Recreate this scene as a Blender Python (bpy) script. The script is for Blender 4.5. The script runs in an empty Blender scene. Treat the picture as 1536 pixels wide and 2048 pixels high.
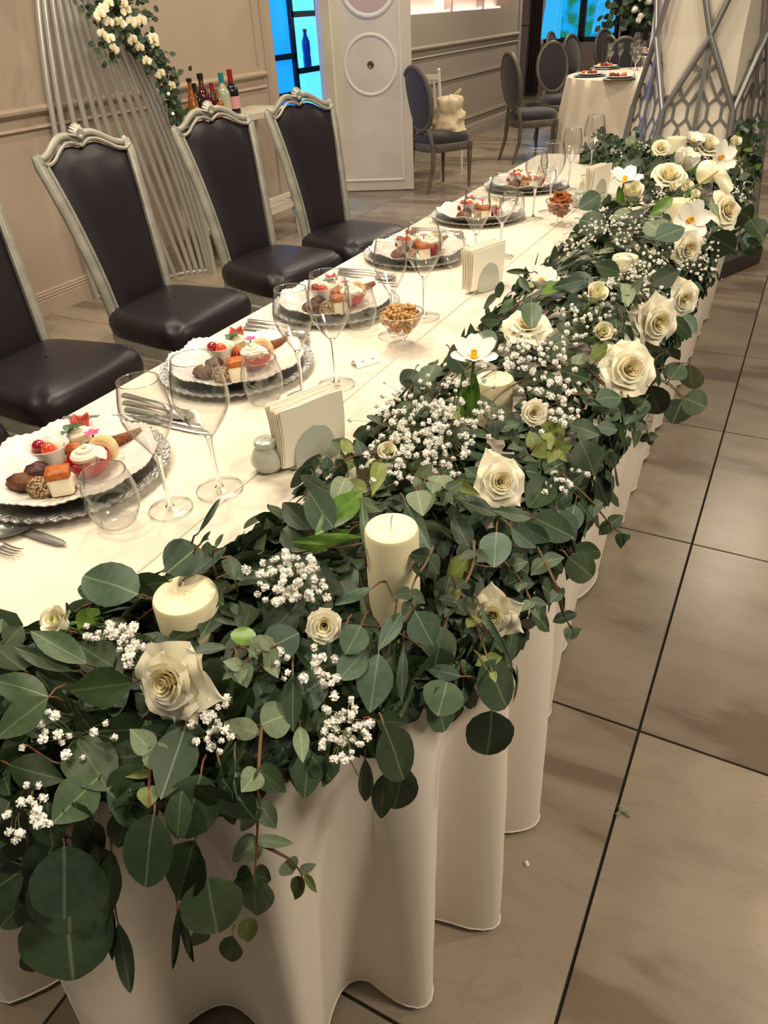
import bpy, math, random
import numpy as np
from mathutils import Vector, Matrix, noise as mnoise
from math import sin, cos, pi, sqrt, radians, atan2

# ------------------------------------------------------------------ camera
S = bpy.context.scene
COL = S.collection
FPX = 1445.05
CAM = np.array([0.0, 0.0, 1.44])
_R = np.array([[.88544016, .46247894, -.04592338], [.23183045, -.52515879, -.81881798], [-.40280314, .71436788, -.57221339]])
_u, _s, _v = np.linalg.svd(_R); ROT = _u @ _v          # rows: right, down, forward
cam_data = bpy.data.cameras.new('camera'); cam_ob = bpy.data.objects.new('camera', cam_data); COL.objects.link(cam_ob)
cam_data.sensor_fit = 'HORIZONTAL'; cam_data.sensor_width = 36.0; cam_data.lens = FPX / 1536 * 36.0
cam_data.clip_start = .02
_m = Matrix.Identity(4)
for i in range(3):
    _m[i][0] = ROT[0][i]; _m[i][1] = -ROT[1][i]; _m[i][2] = -ROT[2][i]; _m[i][3] = CAM[i]
cam_ob.matrix_world = _m
S.camera = cam_ob

# ------------------------------------------------------------------ light and exposure
S.view_settings.view_transform = 'Standard'; S.view_settings.look = 'None'
S.view_settings.gamma = 1.0; S.view_settings.use_curve_mapping = False
S.view_settings.exposure = 0.06
S.cycles.transparent_max_bounces = 24
S.cycles.max_bounces = 10
wd = bpy.data.worlds.new('world'); S.world = wd; wd.use_nodes = True
wd.node_tree.nodes['Background'].inputs[0].default_value = (1.0, .88, .74, 1)
wd.node_tree.nodes['Background'].inputs[1].default_value = .14

def lamp(name, kind, loc, energy, color, size=.3, target=None, shape='DISK', size_y=None):
    d = bpy.data.lights.new(name, kind); d.energy = energy; d.color = color
    if kind == 'AREA':
        d.shape = shape; d.size = size
        if size_y: d.size_y = size_y
    else:
        d.shadow_soft_size = size
    o = bpy.data.objects.new(name, d); COL.objects.link(o); o.location = loc
    v = (Vector(target) - Vector(loc)) if target is not None else Vector((0, 0, -1))
    o.rotation_euler = v.to_track_quat('-Z', 'Y').to_euler()
    return o
WARM = (1.0, .85, .65)
# unseen ceiling downlights over the hall, plus added fill at front, aisle and column
for i, (x, y, e) in enumerate([(-1.5, .6, 22), (-1.5, 2.2, 22), (-1.5, 3.9, 18), (1.7, 2.4, 34), (-.95, -.25, 24), (-2.9, 5.3, 26), (-3.0, 2.4, 20), (-3.0, 8.0, 42), (-1.2, 8.5, 48), (-3.0, 12., 60), (0.2, 6.4, 40)]):
    lamp('downlight_fill', 'AREA', (x, y, 3.15), e, WARM, .16)
lamp('table_key_light', 'AREA', (-1.35, 1.9, 3.0), 35, (1, .87, .69), 1.3)  # unseen soft key light above the table, no fixture modelled
lamp('aisle_fill', 'AREA', (1.9, 1.1, 2.8), 50, (1, .88, .72), .7, target=(-.3, 1.0, .4))  # added soft fill from the aisle side for skirt, floor and leaves
lamp('blue_room_light', 'AREA', (-6.2, 7.2, 2.3), 320, (.08, .48, 1.0), 1.2, target=(-5.0, 6.0, .8), shape='SQUARE')
lamp('window_daylight', 'AREA', (-4.1, 15.6, 2.2), 90, (.25, .65, 1.0), 1.6, target=(-3.2, 10, .3), shape='SQUARE')

# ------------------------------------------------------------------ projection helpers (authoring: where a pixel of the photo meets a height)
def ray(px, py):
    d = ROT.T @ np.array([px - 768.0, py - 1024.0, FPX]); return d / np.linalg.norm(d)
def at(px, py, z):
    d = ray(px, py); return CAM + d * ((z - CAM[2]) / d[2])
def atx(px, py, x):
    d = ray(px, py); return CAM + d * (x / d[0])
def aty(px, py, y):
    d = ray(px, py); return CAM + d * (y / d[1])
def atplane(px, py, P, n):
    d = ray(px, py); return CAM + d * (np.dot(np.array(P) - CAM, n) / np.dot(d, n))
def height_of(base, px, py):
    d = ray(px, py); A = np.stack([d, np.array([0, 0, -1.0])], 1)
    return float(np.linalg.lstsq(A, np.array(base) - CAM, rcond=None)[0][1])
def unit(v):
    v = np.asarray(v, float); return v / (np.linalg.norm(v) + 1e-12)

# ------------------------------------------------------------------ geometry helpers
class Geo:
    def __init__(s): s.v = []; s.f = []; s.m = []; s.cur = 0
    def add(s, vs, fs):
        o = len(s.v); s.v.extend([tuple(map(float, p)) for p in vs]); s.f.extend([tuple(i + o for i in f) for f in fs]); s.m.extend([s.cur] * len(fs)); return s
    def grid(s, P, closed_u=False, closed_v=False, flip=False):
        # P[i][j] rows i, columns j
        n = len(P); m = len(P[0]); vs = [p for r in P for p in r]; fs = []
        for i in range(n if closed_u else n - 1):
            for j in range(m if closed_v else m - 1):
                a = i * m + j; b = i * m + (j + 1) % m; c = ((i + 1) % n) * m + (j + 1) % m; d = ((i + 1) % n) * m + j
                fs.append((a, d, c, b) if flip else (a, b, c, d))
        return s.add(vs, fs)
    def lathe(s, prof, n=32, c=(0, 0, 0), fn=None):
        vs = []; fs = []; rings = []
        for r, z in prof:
            if r < 1e-6:
                rings.append([len(vs)]); vs.append((c[0], c[1], c[2] + z))
            else:
                ring = []
                for k in range(n):
                    a = 2 * pi * k / n; rr, zz = (r, z) if fn is None else fn(r, z, a)
                    ring.append(len(vs)); vs.append((c[0] + rr * cos(a), c[1] + rr * sin(a), c[2] + zz))
                rings.append(ring)
        for A, B in zip(rings, rings[1:]):
            for k in range(n):
                k2 = (k + 1) % n
                if len(A) == 1 and len(B) == 1: break
                if len(A) == 1: fs.append((A[0], B[k2], B[k]))
                elif len(B) == 1: fs.append((A[k], A[k2], B[0]))
                else: fs.append((A[k], A[k2], B[k2], B[k]))
        return s.add(vs, fs)
    def tube(s, pts, rad, n=8, caps=True, flat=1.0, up=(0, 0, 1)):
        P = [np.asarray(p, float) for p in pts]; k = len(P)
        R = [rad] * k if np.isscalar(rad) else list(rad)
        rows = []; prev = None
        for i in range(k):
            t = unit(P[min(i + 1, k - 1)] - P[max(i - 1, 0)])
            if prev is None:
                a = np.asarray(up, float)
                if abs(np.dot(a, t)) > .95: a = np.array([1.0, 0, 0]) if abs(t[0]) < .9 else np.array([0, 1.0, 0])
                b1 = unit(a - t * np.dot(a, t))
            else: b1 = unit(prev - t * np.dot(prev, t))
            prev = b1; b2 = np.cross(t, b1)
            rows.append([P[i] + R[i] * (cos(2 * pi * j / n) * b1 * flat + sin(2 * pi * j / n) * b2) for j in range(n)])
        o = len(s.v); s.grid(rows, closed_v=True, flip=True)
        if caps:
            s.add(rows[0], [tuple(range(n))]); s.add(rows[-1], [tuple(reversed(range(n)))])
        return s
    def box(s, c, d, M=None, taper=1.0):
        x, y, z = [q / 2 for q in d]; vs = []
        for sz in (-1, 1):
            k = taper if sz > 0 else 1
            for sx, sy in ((-1, -1), (1, -1), (1, 1), (-1, 1)): vs.append((sx * x * k, sy * y * k, sz * z))
        if M is not None: vs = [tuple(M @ Vector(v)) for v in vs]
        vs = [(v[0] + c[0], v[1] + c[1], v[2] + c[2]) for v in vs]
        return s.add(vs, [(3, 2, 1, 0), (4, 5, 6, 7), (0, 1, 5, 4), (1, 2, 6, 5), (2, 3, 7, 6), (3, 0, 4, 7)])
    def prism(s, outline, z0, z1):
        n = len(outline); vs = [(x, y, z0) for x, y in outline] + [(x, y, z1) for x, y in outline]
        fs = [tuple(reversed(range(n))), tuple(range(n, 2 * n))] + [(i, (i + 1) % n, n + (i + 1) % n, n + i) for i in range(n)]
        return s.add(vs, fs)
    def ball(s, c, r, n=12, m=8, amp=0.0, freq=6.0, seed=0, sc=(1, 1, 1)):
        rows = []
        for i in range(m + 1):
            th = pi * i / m; row = []
            for j in range(n):
                ph = 2 * pi * j / n; d = Vector((sin(th) * cos(ph), sin(th) * sin(ph), cos(th)))
                k = r * (1 + (amp * mnoise.noise(d * freq + Vector((seed * 3.1, seed, 0))) if amp else 0))
                row.append((c[0] + d.x * k * sc[0], c[1] + d.y * k * sc[1], c[2] + d.z * k * sc[2]))
            rows.append(row)
        return s.grid(rows, closed_v=True, flip=True)
    def mesh(s, name, mats, smooth=True, angle=40, uv=None):
        me = bpy.data.meshes.new(name); me.from_pydata(s.v, [], s.f)
        for m in (mats if isinstance(mats, (list, tuple)) else [mats]): me.materials.append(m)
        if any(s.m): me.polygons.foreach_set('material_index', s.m)
        me.validate()
        if smooth:
            me.polygons.foreach_set('use_smooth', [True] * len(me.polygons))
            if angle: me.set_sharp_from_angle(angle=radians(angle))
        me.update(); return me

def obj(name, geo, mats, parent=None, loc=(0, 0, 0), rot=(0, 0, 0), smooth=True, angle=40):
    me = geo if isinstance(geo, bpy.types.Mesh) else geo.mesh(name, mats, smooth, angle)
    o = bpy.data.objects.new(name, me); COL.objects.link(o); o.location = loc; o.rotation_euler = rot
    if parent is not None: o.parent = parent
    return o
def tag(o, label, cat, group=None):
    o['label'] = label; o['category'] = cat
    if group: o['group'] = group
    return o
def thing(name, label, cat, loc=(0, 0, 0), rotz=0, group=None, rot=None):
    o = bpy.data.objects.new(name, None); COL.objects.link(o); o.empty_display_size = .05
    o.location = loc; o.rotation_euler = rot if rot is not None else (0, 0, rotz)
    return tag(o, label, cat, group)
def struct(name, geo, mats, parent=None, **k):
    o = obj(name, geo, mats, parent, **k)
    if parent is None: o['kind'] = 'structure'
    return o
def dup(root, loc=None, rotz=None, label=None, group=None):
    r = root.copy(); COL.objects.link(r)
    if loc is not None: r.location = loc
    if rotz is not None: r.rotation_euler = (0, 0, rotz)
    if label: r['label'] = label
    if group: r['group'] = group
    for ch in list(root.children):
        c = ch.copy(); COL.objects.link(c); c.parent = r
        for g in list(ch.children):
            d = g.copy(); COL.objects.link(d); d.parent = c
    return r
def fix(o): return o
def smoothstep(a, b, x):
    t = min(1, max(0, (x - a) / (b - a))); return t * t * (3 - 2 * t)
def bez(pts, n):
    P = [np.asarray(p, float) for p in pts]; out = []
    k = len(P) - 1
    for i in range(n):
        t = i / (n - 1) * k; j = min(int(t), k - 1); u = t - j
        p0 = P[max(j - 1, 0)]; p1 = P[j]; p2 = P[j + 1]; p3 = P[min(j + 2, k)]
        out.append(.5 * ((2 * p1) + (-p0 + p2) * u + (2 * p0 - 5 * p1 + 4 * p2 - p3) * u * u + (-p0 + 3 * p1 - 3 * p2 + p3) * u ** 3))
    return out

# ------------------------------------------------------------------ materials
def lin(c):
    return tuple(((v / 255 / 12.92) if v / 255 <= .04045 else ((v / 255 + .055) / 1.055) ** 2.4) for v in c) + (1,)
def mat(name, rgb, rough=.5, metal=0.0, rgb2=None, nscale=8.0, bump=0.0, bscale=60.0, spec=.5, trans=0.0, ior=1.45, sss=0.0, sheen=0.0, emit=0.0, coat=0.0, objvar=0.0, contrast=(.35, .65)):
    m = bpy.data.materials.new(name); m.use_nodes = True; nt = m.node_tree; b = nt.nodes['Principled BSDF']
    col = lin(rgb) if max(rgb) > 1.001 else tuple(rgb) + (1,)
    b.inputs['Base Color'].default_value = col; b.inputs['Roughness'].default_value = rough; b.inputs['Metallic'].default_value = metal
    b.inputs['Specular IOR Level'].default_value = spec; b.inputs['IOR'].default_value = ior
    b.inputs['Transmission Weight'].default_value = trans
    if sss: b.inputs['Subsurface Weight'].default_value = sss; b.inputs['Subsurface Radius'].default_value = (.012, .008, .004); b.inputs['Subsurface Scale'].default_value = 1.0
    if sheen: b.inputs['Sheen Weight'].default_value = sheen
    if coat: b.inputs['Coat Weight'].default_value = coat; b.inputs['Coat Roughness'].default_value = .1
    if emit: b.inputs['Emission Color'].default_value = col; b.inputs['Emission Strength'].default_value = emit
    L = nt.links; tc = nt.nodes.new('ShaderNodeTexCoord')
    src = None
    if rgb2 is not None:
        n = nt.nodes.new('ShaderNodeTexNoise'); n.inputs['Scale'].default_value = nscale; n.inputs['Detail'].default_value = 5
        L.new(tc.outputs['Object'], n.inputs['Vector'])
        r = nt.nodes.new('ShaderNodeMapRange'); r.inputs[1].default_value = contrast[0]; r.inputs[2].default_value = contrast[1]
        L.new(n.outputs['Fac'], r.inputs[0])
        mx = nt.nodes.new('ShaderNodeMix'); mx.data_type = 'RGBA'
        mx.inputs[6].default_value = col; mx.inputs[7].default_value = lin(rgb2) if max(rgb2) > 1.001 else tuple(rgb2) + (1,)
        L.new(r.outputs[0], mx.inputs[0]); src = mx.outputs[2]
    if objvar:
        oi = nt.nodes.new('ShaderNodeObjectInfo'); hs = nt.nodes.new('ShaderNodeHueSaturation')
        r = nt.nodes.new('ShaderNodeMapRange'); r.inputs[3].default_value = 1 - objvar; r.inputs[4].default_value = 1 + objvar
        L.new(oi.outputs['Random'], r.inputs[0]); L.new(r.outputs[0], hs.inputs['Value'])
        if src is not None: L.new(src, hs.inputs['Color'])
        else: hs.inputs['Color'].default_value = col
        src = hs.outputs[0]
    if src is not None: L.new(src, b.inputs['Base Color'])
    if bump:
        n = nt.nodes.new('ShaderNodeTexNoise'); n.inputs['Scale'].default_value = bscale; n.inputs['Detail'].default_value = 4
        L.new(tc.outputs['Object'], n.inputs['Vector'])
        bp = nt.nodes.new('ShaderNodeBump'); bp.inputs['Strength'].default_value = bump; bp.inputs['Distance'].default_value = .004
        L.new(n.outputs['Fac'], bp.inputs['Height']); L.new(bp.outputs[0], b.inputs['Normal'])
    return m

def leaf_mat(name, dark, light, rib, rough=.45, back=None):
    m = bpy.data.materials.new(name); m.use_nodes = True; nt = m.node_tree; L = nt.links; N = nt.nodes.new
    b = nt.nodes['Principled BSDF']; b.inputs['Roughness'].default_value = rough; b.inputs['Specular IOR Level'].default_value = .35
    geo = N('ShaderNodeNewGeometry'); oi = N('ShaderNodeObjectInfo')
    ad = N('ShaderNodeMath'); ad.operation = 'ADD'; L.new(geo.outputs['Random Per Island'], ad.inputs[0]); L.new(oi.outputs['Random'], ad.inputs[1])
    fr = N('ShaderNodeMath'); fr.operation = 'FRACT'; L.new(ad.outputs[0], fr.inputs[0])
    mx = N('ShaderNodeMix'); mx.data_type = 'RGBA'; mx.inputs[6].default_value = lin(dark); mx.inputs[7].default_value = lin(light); L.new(fr.outputs[0], mx.inputs[0])
    uv = N('ShaderNodeUVMap'); se = N('ShaderNodeSeparateXYZ'); L.new(uv.outputs[0], se.inputs[0])
    # mottling in the leaf
    ns = N('ShaderNodeTexNoise'); ns.inputs['Scale'].default_value = 9; ns.inputs['Detail'].default_value = 4; L.new(uv.outputs[0], ns.inputs['Vector'])
    mr = N('ShaderNodeMapRange'); mr.inputs[1].default_value = .3; mr.inputs[2].default_value = .75; mr.inputs[3].default_value = .84; mr.inputs[4].default_value = 1.14; L.new(ns.outputs['Fac'], mr.inputs[0])
    hs = N('ShaderNodeHueSaturation'); L.new(mx.outputs[2], hs.inputs['Color']); L.new(mr.outputs[0], hs.inputs['Value'])
    # midrib and side veins
    sb = N('ShaderNodeMath'); sb.operation = 'SUBTRACT'; L.new(se.outputs[1], sb.inputs[0]); sb.inputs[1].default_value = .5
    ab = N('ShaderNodeMath'); ab.operation = 'ABSOLUTE'; L.new(sb.outputs[0], ab.inputs[0])
    lt = N('ShaderNodeMapRange'); lt.inputs[1].default_value = .004; lt.inputs[2].default_value = .014; lt.inputs[3].default_value = 1; lt.inputs[4].default_value = 0; L.new(ab.outputs[0], lt.inputs[0])
    q = N('ShaderNodeMath'); q.operation = 'MULTIPLY_ADD'; q.inputs[1].default_value = -1.1; L.new(ab.outputs[0], q.inputs[0]); L.new(se.outputs[0], q.inputs[2])
    q2 = N('ShaderNodeMath'); q2.operation = 'MULTIPLY'; q2.inputs[1].default_value = 9.0; L.new(q.outputs[0], q2.inputs[0])
    q3 = N('ShaderNodeMath'); q3.operation = 'FRACT'; L.new(q2.outputs[0], q3.inputs[0])
    q4 = N('ShaderNodeMapRange'); q4.inputs[1].default_value = .0; q4.inputs[2].default_value = .09; q4.inputs[3].default_value = .09; q4.inputs[4].default_value = 0; L.new(q3.outputs[0], q4.inputs[0])
    mxx = N('ShaderNodeMath'); mxx.operation = 'MAXIMUM'; L.new(lt.outputs[0], mxx.inputs[0]); L.new(q4.outputs[0], mxx.inputs[1])
    mv = N('ShaderNodeMath'); mv.operation = 'MULTIPLY'; mv.inputs[1].default_value = .55; L.new(mxx.outputs[0], mv.inputs[0])
    m2 = N('ShaderNodeMix'); m2.data_type = 'RGBA'; L.new(mv.outputs[0], m2.inputs[0]); L.new(hs.outputs[0], m2.inputs[6]); m2.inputs[7].default_value = lin(rib)
    # paler underside
    m3 = N('ShaderNodeMix'); m3.data_type = 'RGBA'; bf = N('ShaderNodeMath'); bf.operation = 'MULTIPLY'; bf.inputs[1].default_value = .6; L.new(geo.outputs['Backfacing'], bf.inputs[0])
    L.new(bf.outputs[0], m3.inputs[0]); L.new(m2.outputs[2], m3.inputs[6]); m3.inputs[7].default_value = lin(back or (92, 106, 84))
    L.new(m3.outputs[2], b.inputs['Base Color'])
    return m

def glass_mat(name, tint=(1, 1, 1), edge=.55, refl=1.0):
    """thin clear glass: see-through wall with a mirror-like Fresnel reflection, darker where one looks along the wall"""
    m = bpy.data.materials.new(name); m.use_nodes = True; nt = m.node_tree; L = nt.links; N = nt.nodes.new
    nt.nodes.remove(nt.nodes['Principled BSDF']); out = nt.nodes['Material Output']
    tr = N('ShaderNodeBsdfTransparent'); gl = N('ShaderNodeBsdfGlossy'); gl.inputs['Roughness'].default_value = .02
    fr = N('ShaderNodeMapRange'); fr.inputs[3].default_value = .07; fr.inputs[4].default_value = 1.0
    lw = N('ShaderNodeLayerWeight'); lw.inputs['Blend'].default_value = .5
    pw = N('ShaderNodeMath'); pw.operation = 'POWER'; pw.inputs[1].default_value = 6.0; L.new(lw.outputs['Facing'], pw.inputs[0])
    mx = N('ShaderNodeMix'); mx.data_type = 'RGBA'; L.new(pw.outputs[0], mx.inputs[0])
    mx.inputs[6].default_value = (.985 * tint[0], .988 * tint[1], .985 * tint[2], 1); mx.inputs[7].default_value = (edge * tint[0], edge * tint[1], edge * tint[2], 1)
    L.new(mx.outputs[2], tr.inputs['Color'])
    p5 = N('ShaderNodeMath'); p5.operation = 'POWER'; p5.inputs[1].default_value = 4.0; L.new(lw.outputs['Facing'], p5.inputs[0]); L.new(p5.outputs[0], fr.inputs[0])
    mk = N('ShaderNodeMath'); mk.operation = 'MULTIPLY'; mk.inputs[1].default_value = refl; L.new(fr.outputs[0], mk.inputs[0])
    ms = N('ShaderNodeMixShader'); L.new(mk.outputs[0], ms.inputs[0]); L.new(tr.outputs[0], ms.inputs[1]); L.new(gl.outputs[0], ms.inputs[2])
    L.new(ms.outputs[0], out.inputs['Surface']); return m

M = {}
M['cloth'] = mat('white_tablecloth', (226, 215, 196), .85, sheen=.15, bump=.06, bscale=900)
M['wall'] = mat('beige_wall', (180, 163, 144), .75, rgb2=(173, 156, 138), nscale=1.5)
M['wall_grey'] = mat('grey_wall', (150, 141, 130), .7)
M['wall_mauve'] = mat('mauve_wall', (120, 105, 104), .7)
M['white_paint'] = mat('white_paint', (214, 208, 192), .45, rgb2=(202, 194, 174), nscale=3)
M['white_trim'] = mat('white_trim', (226, 222, 212), .4)
M['leather'] = mat('dark_aubergine_leather', (31, 25, 31), .38, bump=.12, bscale=220, spec=.45)
M['chair_paint'] = mat('silver_grey_paint', (170, 168, 156), .4, rgb2=(146, 144, 132), nscale=14, metal=.25)
M['dark_wood'] = mat('taupe_painted_wood', (104, 96, 84), .5, rgb2=(88, 80, 70), nscale=9)
M['navy_cloth'] = mat('dark_navy_velvet', (40, 37, 44), .8, sheen=.3)
M['chrome'] = mat('brushed_silver_tube', (200, 199, 194), .32, metal=.5)
M['steel'] = mat('polished_steel', (206, 204, 198), .22, metal=.9)
M['gun'] = mat('dark_grey_metal', (158, 157, 155), .34, metal=.75)
M['charger'] = mat('hammered_silver', (176, 175, 174), .27, metal=1.0, bump=1.0, bscale=190)
M['porcelain'] = mat('white_porcelain', (232, 226, 216), .14, coat=.4)
M['celadon'] = mat('glazed_grey_white_ceramic', (188, 190, 176), .12, coat=.5)
M['paper'] = mat('cream_paper', (246, 238, 218), .8)
M['wax'] = mat('ivory_candle_wax', (240, 230, 190), .42, sss=.25)
M['wick'] = mat('cotton_wick', (235, 230, 215), .8)
M['rose'] = mat('cream_petal', (250, 243, 218), .6, rgb2=(246, 235, 200), nscale=3, sss=.35, sheen=.1)
M['rose_in'] = mat('warm_cream_petal', (248, 234, 192), .6, sss=.35)
M['tulip'] = mat('white_petal', (243, 240, 228), .5, sss=.12)
M['yellow'] = mat('yellow_stamen', (232, 178, 32), .6)
M['lime'] = mat('pale_lime_petal', (222, 224, 168), .5)
M['green_stem'] = mat('fresh_green_stem', (78, 116, 40), .45)
M['twig'] = mat('reddish_brown_twig', (112, 62, 44), .55, rgb2=(96, 84, 50), nscale=25)
M['gyp'] = mat('white_gypsophila', (246, 243, 234), .7)
M['gyp_stem'] = mat('thin_green_stem', (92, 100, 62), .6)
M['leaf'] = leaf_mat('eucalyptus_leaf', (46, 63, 44), (76, 95, 66), (142, 154, 116), .5)
M['leaf_blue'] = leaf_mat('blue_green_leaf', (50, 69, 54), (76, 97, 76), (134, 150, 120), .5)
M['leaf_pale'] = leaf_mat('pale_silvery_leaf', (96, 112, 86), (126, 138, 104), (170, 176, 140), .6)
M['leaf_olive'] = leaf_mat('olive_leaf', (88, 104, 44), (116, 126, 58), (150, 150, 90), .5)
M['leaf_bright'] = leaf_mat('bright_green_blade', (74, 108, 34), (100, 134, 48), (120, 140, 70), .35)
M['leaf_dark'] = leaf_mat('deep_green_leaf', (28, 42, 22), (48, 66, 34), (90, 106, 70), .5)
M['glass'] = glass_mat('clear_glass', edge=.02)
M['glass_solid'] = mat('solid_clear_glass', (250, 250, 248), .02, trans=1.0, ior=1.45)
M['blackframe'] = mat('black_metal_frame', (20, 22, 22), .4)

# ------------------------------------------------------------------ floor
def tile_mat():
    m = bpy.data.materials.new('veined_stone_tile'); m.use_nodes = True; nt = m.node_tree; L = nt.links; N = nt.nodes.new
    b = nt.nodes['Principled BSDF']; b.inputs['Specular IOR Level'].default_value = .5
    tc = N('ShaderNodeTexCoord'); oi = N('ShaderNodeObjectInfo')
    ml = N('ShaderNodeMath'); ml.operation = 'MULTIPLY'; ml.inputs[1].default_value = 60; L.new(oi.outputs['Random'], ml.inputs[0])
    mp = N('ShaderNodeMapping'); L.new(tc.outputs['Object'], mp.inputs['Vector']); L.new(ml.outputs[0], mp.inputs['Location'])
    mp.inputs['Scale'].default_value = (.7, 2.6, 1); mp.inputs['Rotation'].default_value = (0, 0, .5)
    n1 = N('ShaderNodeTexNoise'); n1.inputs['Scale'].default_value = 1.3; n1.inputs['Detail'].default_value = 7; n1.inputs['Distortion'].default_value = .9; L.new(mp.outputs[0], n1.inputs['Vector'])
    cr = N('ShaderNodeValToRGB'); e = cr.color_ramp.elements
    e[0].position = .3; e[0].color = lin((112, 98, 83)); e[1].position = .72; e[1].color = lin((160, 146, 126))
    k = e.new(.45); k.color = lin((137, 123, 106)); k = e.new(.52); k.color = lin((146, 133, 116)); k = e.new(.4); k.color = lin((118, 102, 86))
    L.new(n1.outputs['Fac'], cr.inputs[0])
    n2 = N('ShaderNodeTexNoise'); n2.inputs['Scale'].default_value = 2.6; n2.inputs['Detail'].default_value = 3; n2.inputs['Distortion'].default_value = 2.5; L.new(mp.outputs[0], n2.inputs['Vector'])
    a = N('ShaderNodeMath'); a.operation = 'SUBTRACT'; a.inputs[1].default_value = .5; L.new(n2.outputs['Fac'], a.inputs[0])
    a2 = N('ShaderNodeMath'); a2.operation = 'ABSOLUTE'; L.new(a.outputs[0], a2.inputs[0])
    r = N('ShaderNodeMapRange'); r.inputs[1].default_value = 0; r.inputs[2].default_value = .03; r.inputs[3].default_value = .12; r.inputs[4].default_value = 0; L.new(a2.outputs[0], r.inputs[0])
    mx = N('ShaderNodeMix'); mx.data_type = 'RGBA'; L.new(r.outputs[0], mx.inputs[0]); L.new(cr.outputs[0], mx.inputs[6]); mx.inputs[7].default_value = lin((92, 70, 54))
    n3 = N('ShaderNodeTexNoise'); n3.inputs['Scale'].default_value = 160; n3.inputs['Detail'].default_value = 2; L.new(tc.outputs['Object'], n3.inputs['Vector'])
    r3 = N('ShaderNodeMapRange'); r3.inputs[3].default_value = .9; r3.inputs[4].default_value = 1.1; L.new(n3.outputs['Fac'], r3.inputs[0])
    oi2 = N('ShaderNodeMapRange'); oi2.inputs[3].default_value = .86; oi2.inputs[4].default_value = 1.08; L.new(oi.outputs['Random'], oi2.inputs[0])
    mm = N('ShaderNodeMath'); mm.operation = 'MULTIPLY'; L.new(r3.outputs[0], mm.inputs[0]); L.new(oi2.outputs[0], mm.inputs[1])
    hs = N('ShaderNodeHueSaturation'); L.new(mx.outputs[2], hs.inputs['Color']); L.new(mm.outputs[0], hs.inputs['Value'])
    L.new(hs.outputs[0], b.inputs['Base Color'])
    rr = N('ShaderNodeMapRange'); rr.inputs[3].default_value = .2; rr.inputs[4].default_value = .36; L.new(n1.outputs['Fac'], rr.inputs[0]); L.new(rr.outputs[0], b.inputs['Roughness'])
    return m
M['tile'] = tile_mat(); M['grout'] = mat('dark_grout', (34, 31, 27), .8)
floor = struct('floor', Geo().box((-2, 8, -.03), (14, 19, .048)), M['grout'])
def project(P):
    q = ROT @ (np.asarray(P, float) - CAM)
    return (q[0] / q[2] * FPX + 768, q[1] / q[2] * FPX + 1024, q[2])
g = Geo(); h = .397
for (z, k) in ((-.010, h), (-.0012, h), (0, h - .0012)):
    g.v += [(-k, -k, z), (k, -k, z), (k, k, z), (-k, k, z)]
for i in range(2):
    for j in range(4):
        a = i * 4 + j; b = i * 4 + (j + 1) % 4; g.f.append((a, b, b + 4, a + 4)); g.m.append(0)
g.f.append((8, 9, 10, 11)); g.m.append(0)
tile_me = g.mesh('tile', M['tile'], smooth=False)
for i in range(-9, 4):
    for j in range(-2, 19):
        cx = -.035 + .8 * i + .4; cy = 1.2377 + .8 * j + .4
        ok = False
        for sx in (-.4, 0, .4):
            for sy in (-.4, 0, .4):
                x, y, d = project((cx + sx, cy + sy, 0))
                if d > .2 and -500 < x < 2300 and -30 < y < 2500: ok = True
        if ok: obj('tile', tile_me, None, floor, (cx, cy, 0))

# ------------------------------------------------------------------ walls, rails, doorway
WX = -3.87
def ext_y(prof, y0, y1, x=WX):
    """moulding profile [(out, z)] run along y on the wall plane x"""
    g = Geo(); g.grid([[(x + o, y0, z) for o, z in prof], [(x + o, y1, z) for o, z in prof]], flip=True)
    g.add([(x + o, y0, z) for o, z in prof], [tuple(range(len(prof)))]); g.add([(x + o, y1, z) for o, z in prof], [tuple(reversed(range(len(prof))))]); return g
def ext_z(prof, z0, z1, x=WX, y=0):
    g = Geo(); g.grid([[(x + o, y + q, z0) for o, q in prof], [(x + o, y + q, z1) for o, q in prof]], flip=False); return g
RAIL = [(-.01, 1.030), (.012, 1.034), (.022, 1.045), (.034, 1.052), (.036, 1.066), (.024, 1.076), (.012, 1.080), (-.01, 1.082)]
BEAD = [(-.01, .962), (.010, .964), (.018, .972), (.012, .980), (.010, .986), (-.01, .99)]
BASE = [(-.01, 0), (.022, .0), (.022, .088), (.014, .092), (.020, .100), (.013, .107), (.018, .116), (.010, .123), (.013, .131), (.006, .137), (-.01, .139)]
wl = struct('wall_left', Geo().box((WX - .08, 3.0, 1.4), (.16, 5.0, 2.8)), M['wall'], angle=30)
struct('trim_1', ext_y(RAIL, .8, 5.36), M['wall']); struct('trim_2', ext_y(BEAD, .8, 5.36), M['wall'])
struct('baseboard_left', ext_y(BASE, .8, 5.5), M['wall'])
CAS = [(-.01, 0), (.014, .002), (.02, .012), (.014, .022), (.012, .085), (.022, .1), (.02, .118), (-.01, .12)]
struct('trim_3', ext_z(CAS, 0, 2.8, y=5.385), M['wall'])
struct('trim_4', ext_z([(-.01, 0), (.012, .004), (.012, .018), (-.01, .022)], 1.13, 2.7, y=5.28), M['wall'])
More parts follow.
